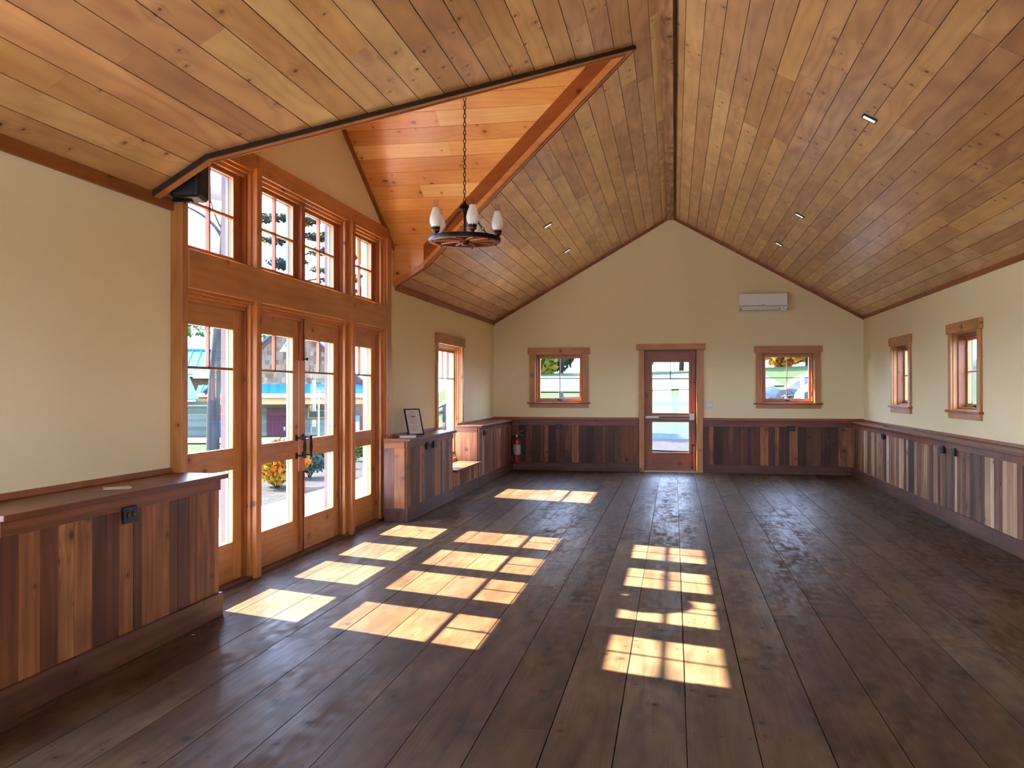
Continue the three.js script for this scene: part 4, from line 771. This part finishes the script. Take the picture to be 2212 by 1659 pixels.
{ const r = rng(131); let n = 0; for (const [x, z, s, l] of [[-8.1, -19.6, 0.5, 'grey boulder in the bed beyond the green shrub'], [-8.6, -17.6, 0.42, 'low grey stone in the bed behind the yellow-green shrub'], [-8.9, -14.2, 0.4, 'low grey stone in the bed behind the orange clump'], [-8.7, -12.2, 0.45, 'flat grey stone in the bed near the slim grey tree']]) boulder('bed_stone', l, x, groundY(x, z), z, s, 141 + n++, 0.45); }
function boulder(name, label, x, y, z, s, seed, flat = 0.7, group) {
  const g = new THREE.IcosahedronGeometry(s, 3), p = g.attributes.position, off = seed * 1.7;
  for (let i = 0; i < p.count; i++) { const v = V3(p.getX(i), p.getY(i), p.getZ(i)).normalize(); const k = 0.72 + 0.5 * pn(v.x * 1.6 + off + 8, v.y * 1.6 + v.z * 1.9 + 8, 64, 64, seed & 63) + 0.08 * pn(v.x * 6 + 20, v.y * 6 + v.z * 5 + 20, 64, 64, seed & 31); p.setXYZ(i, v.x * s * k * 1.2, v.y * s * k * flat, v.z * s * k); }
  g.computeVertexNormals();
  const m = tag(mesh(scene, name, g, mStone), label, 'stone', null, group); m.position.set(x, y + s * flat * 0.35, z); m.rotation.y = seed; return m;
}
/* ------------------------------------------------------------------ shingled barn with blue metal roofs */
{
  const B = top('barn', 'shingled barn with blue metal roofs seen through the entrance', 'building');
  B.position.set(-17.38, 0, -37.42); B.rotation.y = 0.4346;
  const blue = dull({ color: hex(0x1c4f80), roughness: 0.6 }), red = dull({ color: hex(0x54302a), roughness: 0.7 }), tan = dull({ color: hex(0x8a6c48), roughness: 0.8 }), white = dull({ color: hex(0xa8a8a6), roughness: 0.6 }), dark = dull({ color: hex(0x3d3a36), roughness: 0.9 });
  const side = [dull({ color: hex(0x4a5048), roughness: 0.85 }), dull({ color: hex(0x424840), roughness: 0.85 }), dull({ color: hex(0x52574c), roughness: 0.85 })];
  const shM = [0x5e4e3e, 0x524434, 0x463a2e, 0x665848, 0x544c42].map((h) => dull({ color: hex(h), roughness: 0.9 }));
  const r = rng(151), apex = 4.70, sl = 0.88, half = (y) => (apex - y) / sl;
  const wall = [V3(-3.6, 1.5, -0.06), V3(3.6, 1.5, -0.06), V3(0, apex - 0.02, -0.06)]; mesh(B, 'gable_wall', prism(wall, V3(0, 0, -0.2)), dark);
  const rows = 14, rh = (4.45 - 1.6) / rows;
  for (let k = 0; k < rows; k++) {
    const y0 = 1.6 + k * rh, h = half(y0 + rh); let x = -h + r() * 0.05; const shs = sub(B, 'shingle_course');
    while (x < h - 0.06) { const w = Math.min(0.13 + 0.2 * r(), h - x); bx(shs, 'shingle', x + 0.005, x + w - 0.005, y0 - 0.01 - 0.012 * r(), y0 + rh + 0.02, -0.05, -0.015 - 0.012 * r(), pick(shM, r), 1); x += w; }
  }
  for (const s of [-1, 1]) {
    const a = [V3(s * 3.75, apex - sl * 3.75, 0.05), V3(0, apex, 0.05), V3(0, apex - 0.2, 0.05), V3(s * 3.75, apex - sl * 3.75 - 0.2, 0.05)]; mesh(B, 'rake_board', prism(a, V3(0, 0, 0.05)), red);
    const b = [V3(s * 3.85, apex - sl * 3.85, 0.25), V3(0, apex + 0.02, 0.25), V3(0, apex + 0.02, -7), V3(s * 3.85, apex - sl * 3.85, -7)]; mesh(B, 'gable_roof', prism(b, V3(0, 0.1, 0)), blue);
  }
  // pent roof with standing seams, white edge painted for sun glint, beam, posts
  const pent = (x0, x1, yT, yB, z0, z1) => {
    const q = [V3(x0, yT, z0), V3(x1, yT, z0), V3(x1, yB, z1), V3(x0, yB, z1)]; mesh(B, 'pent_roof', prism(q, V3(0, 0.05, 0)), blue);
    for (let x = x0 + 0.2; x < x1; x += 0.42) { const s = [V3(x, yT + 0.05, z0), V3(x + 0.03, yT + 0.05, z0), V3(x + 0.03, yB + 0.05, z1), V3(x, yB + 0.05, z1)]; mesh(B, 'roof_seam', prism(s, V3(0, 0.035, 0)), blue); }
    bx(B, 'sunlit_edge', x0, x1, yB - 0.17, yB + 0.02, z1 - 0.02, z1 + 0.08, white, 0);  // white band paints the sun glint on the lower roof edge
  };
  pent(-3.3, 3.35, 1.68, 1.27, -0.05, 0.95);
  bx(B, 'porch_beam', -3.3, 3.3, 0.80, 1.08, 0.7, 0.9, tan, 0); for (let k = 0; k < 12; k++) bx(B, 'rafter_tail', -3.1 + k * 0.56, -3.02 + k * 0.56, 1.06, 1.16, 0.1, 1.0, tan, 2);
  for (const x of [-3.1, 0.35, 3.15]) bx(B, 'porch_post', x - 0.07, x + 0.07, -1.2, 0.8, 0.72, 0.88, red, 1);
  for (let k = 0; k < 12; k++) bx(B, 'siding_board', -3.4, 3.6, -1.25 + k * 0.19, -1.255 + (k + 1) * 0.19, -0.12, -0.07 - 0.008 * r(), pick(side, r), 0);
  bx(B, 'backing', -3.4, 3.6, -1.3, 1.3, -0.3, -0.12, dark, 0);
  const d = sub(B, 'barn_door'); bx(d, 'door_slab', -1.08, -0.22, -0.95, 0.64, -0.07, -0.03, dull({ color: hex(0x3c2028), roughness: 0.6 }), 1); for (let k = 0; k < 5; k++) bx(d, 'door_plank', -1.07 + k * 0.17, -0.91 + k * 0.17, -0.94, 0.63, -0.03, -0.02, dull({ color: hex(0x42242c), roughness: 0.6 }), 1); bx(d, 'push_plate', -0.33, -0.26, -0.42, -0.25, -0.02, -0.01, M.steel, 1);
  const w = sub(B, 'barn_window'); frameRect(w, 'frame', 0.75, 1.75, 0.12, 0.76, 0.05, -0.08, 0.0, tan); bx(w, 'glass', 0.8, 1.7, 0.17, 0.71, -0.07, -0.05, std({ color: hex(0x3a3f30), roughness: 0.05 }), 0);
  { const L = sub(B, 'barn_lamp'); mesh(L, 'arm', tube([V3(-0.02, 3.72, -0.02), V3(-0.02, 3.78, 0.2), V3(-0.12, 3.72, 0.34), V3(-0.3, 3.5, 0.4)], 0.02, 14, 6), white); const s = mesh(L, 'shade', lathe([[0.03, 0.3], [0.05, 0.24], [0.07, 0.2], [0.2, 0.0], [0.21, -0.01]], 18), white); s.position.set(-0.32, 3.2, 0.4); }
  // lower wing: two roofs, wall, things under the porch
  const wing = [V3(-11, 3.45, -6), V3(-2.2, 3.40, -6), V3(-2.2, 2.15, -2.2), V3(-11, 2.15, -2.2)]; mesh(B, 'wing_roof', prism(wing, V3(0, 0.06, 0)), blue);
  for (let x = -10.8; x < -2.3; x += 0.42) { const s = [V3(x, 3.50, -6), V3(x + 0.03, 3.5, -6), V3(x + 0.03, 2.2, -2.2), V3(x, 2.2, -2.2)]; mesh(B, 'roof_seam', prism(s, V3(0, 0.04, 0)), blue); }
  bx(B, 'ridge_cap', -11, -2.2, 3.46, 3.56, -6.1, -5.9, blue, 0); bx(B, 'sunlit_edge', -4.5, -2.2, 2.0, 2.35, -2.25, -2.1, white, 0); bx(B, 'wing_wall', -11, -2.2, 1.0, 2.1, -3.2, -3.0, tan, 0);  // white eave band paints sunlight on the wing roof edge
  pent(-4.2, -2.4, 1.62, 1.30, -1.6, -0.4); const low = [V3(-11, 2.1, -2.2), V3(-4.7, 2.1, -2.2), V3(-4.0, 1.0, 0.3), V3(-11, 1.0, 0.3)]; mesh(B, 'wing_roof', prism(low, V3(0, 0.05, 0)), blue);
  for (let x = -10.8; x < -4.8; x += 0.42) { const s = [V3(x, 2.15, -2.2), V3(x + 0.03, 2.15, -2.2), V3(x + 0.33, 1.05, 0.3), V3(x + 0.30, 1.05, 0.3)]; mesh(B, 'roof_seam', prism(s, V3(0, 0.035, 0)), blue); }
  for (let k = 0; k < 12; k++) bx(B, 'siding_board', -11, -3.4, -1.35 + k * 0.19, -1.355 + (k + 1) * 0.19, -0.3, -0.25 - 0.008 * r(), pick(side, r), 0);
  bx(B, 'porch_beam', -4.2, -2.4, 0.85, 1.05, -0.5, -0.35, tan, 0); bx(B, 'porch_post', -2.9, -2.76, -1.2, 1.0, -0.5, -0.36, red, 1);
  bx(B, 'notice_board', -3.3, -2.5, -0.6, 0.4, -0.24, -0.2, std({ color: hex(0x46566a), roughness: 0.6 }), 0); bx(B, 'notice_board', 2.9, 3.3, -0.75, 0.25, 0.0, 0.04, std({ color: hex(0x4e667c), roughness: 0.6 }), 1); bx(B, 'notice_sheet', 2.92, 3.1, -0.45, -0.05, 0.04, 0.045, white, 1);
}
{ const b = tag(mesh(scene, 'barrel', lathe([[0, 0], [0.2, 0], [0.23, 0.06], [0.245, 0.35], [0.23, 0.66], [0.2, 0.72], [0, 0.72]], 20), std({ color: hex(0x14286a), roughness: 0.4 })), 'blue barrel standing against the barn siding beside the slim tree', 'barrel'); const x = -19.55, z = -34.6; b.position.set(x, groundY(x, z), z); }
/* street sign */
{
  const S = top('street_sign', 'green street sign reading Bootlegger\'s on a pale post outside the doors', 'sign'); S.position.set(-12.1, groundY(-12.1, -28.26), -28.26); S.rotation.y = 0.42;
  const y = 1.44 - groundY(-12.1, -28.26);
  mesh(S, 'post', cyl(0.028, 0.028, y + 0.05, 10), std({ color: hex(0x8a9698), roughness: 0.5 })).position.set(0, (y - 0.1) / 2, 0);
  const c = document.createElement('canvas'); c.width = 512; c.height = 228; const x = c.getContext('2d'); x.fillStyle = '#034a42'; x.fillRect(0, 0, 512, 228); x.strokeStyle = '#8fb0aa'; x.lineWidth = 8; x.strokeRect(10, 10, 492, 208); x.fillStyle = '#a8c2bc'; x.font = 'bold 78px sans-serif'; x.textAlign = 'center'; x.textBaseline = 'middle'; x.save(); x.translate(256, 116); x.scale(0.92, 1.5); x.fillText("Bootlegger's", 0, 0); x.restore();
  const t = new THREE.CanvasTexture(c); t.colorSpace = THREE.SRGBColorSpace;
  bx(S, 'plate', -0.225, 0.235, y - 0.105, y + 0.105, -0.006, 0.006, std({ color: hex(0x034a42), roughness: 0.5 }), 0);
  const f = mesh(S, 'sign_face', new THREE.PlaneGeometry(0.45, 0.2), std({ map: t, roughness: 0.5 })); f.position.set(0.005, y, 0.0075);
}
{ // barn light over the entrance
  const L = top('wall_lamp', 'pale barn lamp with a wide shade on the outside over the entrance', 'lamp'); L.position.set(-3.95, 3.28, -7.15);
  mesh(L, 'shade', lathe([[0.02, 0.16], [0.05, 0.15], [0.09, 0.09], [0.25, 0.0], [0.27, -0.06], [0.265, -0.06], [0.24, -0.005], [0.08, 0.08]], 32), M.clad);
  mesh(L, 'arm', tube([V3(0, 0.15, 0), V3(0, 0.34, 0), V3(0.16, 0.46, 0), V3(0.36, 0.42, 0), V3(XL - WT + 3.95, 0.36, 0)], 0.016, 20, 8), M.clad);
  mesh(L, 'bulb', new THREE.SphereGeometry(0.04, 14, 10), M.white).position.set(0, 0.03, 0);
  mesh(L, 'wall_plate', cyl(0.06, 0.06, 0.02, 16), M.clad).rotation.z = Math.PI / 2; L.children[3].position.set(XL - WT + 3.95 - 0.01, 0.36, 0);
}
/* ------------------------------------------------------------------ behind the gable wall: fence, boulders, trees */
{
  const F = top('rail_fence', 'grey split-rail fence on the lawn seen through the end window', 'fence'), m = std({ map: barkTex, color: hex(0xc8ccd6), roughness: 0.9 });
  const pts = []; for (let k = -3; k < 2; k++) { const x = -3.22 + k * 1.45, z = -25 - k * 1.1; pts.push(V3(x, groundY(x, z), z)); }
  pts.forEach((p, i) => { bx(F, 'post', p.x - 0.06, p.x + 0.06, p.y - 0.2, p.y + 0.95, p.z - 0.06, p.z + 0.06, m, 1, 0.01); if (i) for (const h of [0.35, 0.78]) mesh(F, 'rail', taperTube([V3(pts[i - 1].x, pts[i - 1].y + h, pts[i - 1].z), V3((p.x + pts[i - 1].x) / 2, (p.y + pts[i - 1].y) / 2 + h - 0.03, (p.z + pts[i - 1].z) / 2), V3(p.x, p.y + h, p.z)], 0.055, 0.045, 6, 6), m); });
}
{
  const spots = [[2.6, -23.4, 0.42, 0.7, 'lower boulder at the near edge of the stone bank'], [3.75, -23.8, 0.36, 0.65, 'rounded boulder beside the white post'], [4.9, -24.8, 0.48, 0.7, 'pale boulder low in the stone bank, toward the ledge side'], [2.5, -26.6, 0.6, 0.5, 'flat slab boulder in the middle of the stone bank'], [4.5, -26.9, 0.62, 0.5, 'long slab boulder in the middle of the stone bank'], [2.6, -30.2, 0.8, 0.6, 'large grey boulder at the top of the stone bank'], [4.7, -30.4, 0.8, 0.75, 'large rounded boulder at the top of the stone bank'], [6.9, -28.9, 0.8, 0.7, 'big boulder at the ledge end of the stone bank']];
  spots.forEach(([x, z, s, f, l], i) => boulder('bank_boulder', l, x, groundY(x, z), z, s, 161 + i, f, 'boulders of the stone bank'));
  const x = 3.15, z = -22.6, y = groundY(x, z), p = tag(bx(scene, 'marker_post', x - 0.04, x + 0.04, y - 0.1, y + 1.35, z - 0.04, z + 0.04, M.white, 1, 0.006), 'white wooden post in front of the stone bank', 'post');
  const b = top('garden_bench', 'black metal bench among the boulders of the stone bank', 'bench'); b.position.set(3.55, groundY(3.55, -28.6) + 0.1, -28.6); b.rotation.set(0, 0.35, 0.12);
  b.scale.setScalar(0.6); bx(b, 'seat', -0.3, 0.3, 0.36, 0.40, -0.16, 0.16, M.black, 0, 0.01); bx(b, 'backrest', -0.3, 0.3, 0.45, 0.72, -0.19, -0.165, M.black, 0, 0.01); for (const s of [-1, 1]) { const l = bx(b, 'leg', s * 0.26 - 0.015, s * 0.26 + 0.015, -0.1, 0.38, -0.1, 0.1, M.black, 1, 0.004); l.rotation.z = s * 0.18; }
}
{
  const g1 = 'autumn trees at the top of the lawn behind the gable wall', g2 = 'trees beyond the small windows of the ledge wall';
  const names = ['yellow and orange', 'dark green', 'yellow-green', 'blue-green', 'rust and yellow', 'leafy green'], cols = [[LF.yellow, LF.orange], [LF.dark, LF.green], [LF.lime, LF.yellow], [LF.dark, LF.blue], [LF.rust, LF.yellow], [LF.green, LF.lime]], r = rng(171);
  [-13, -9, -6.6, -3.2, 0.4, 3.6, 7.4].forEach((x, k) => crownTree(names[k % 6] + ' tree at the top of the lawn behind the gable wall', x, [-52, -60, -51, -61, -51, -61, -51][k], 5.5 + 2.5 * r(), 3.2, cols[k % 6], 180 + k * 3, g1, 2600, 0.1));
  for (let k = 0; k < 7; k++) crownTree(['yellow-green', 'fresh green', 'yellow'][k % 3] + ' tree beyond the small windows of the ledge wall', 12 + k * 4.5, -44 + k * 6.5, 7 + 2 * r(), 3.6, [[LF.lime, LF.yellow], [LF.green, LF.lime], [LF.yellow, LF.lime]][k % 3], 240 + k * 3, g2, 2200, 0.1);
}
scene.traverse((o) => { if (o.isMesh) { o.castShadow = true; o.receiveShadow = true; } });
sun.castShadow = true;
renderer.render(scene, camera);
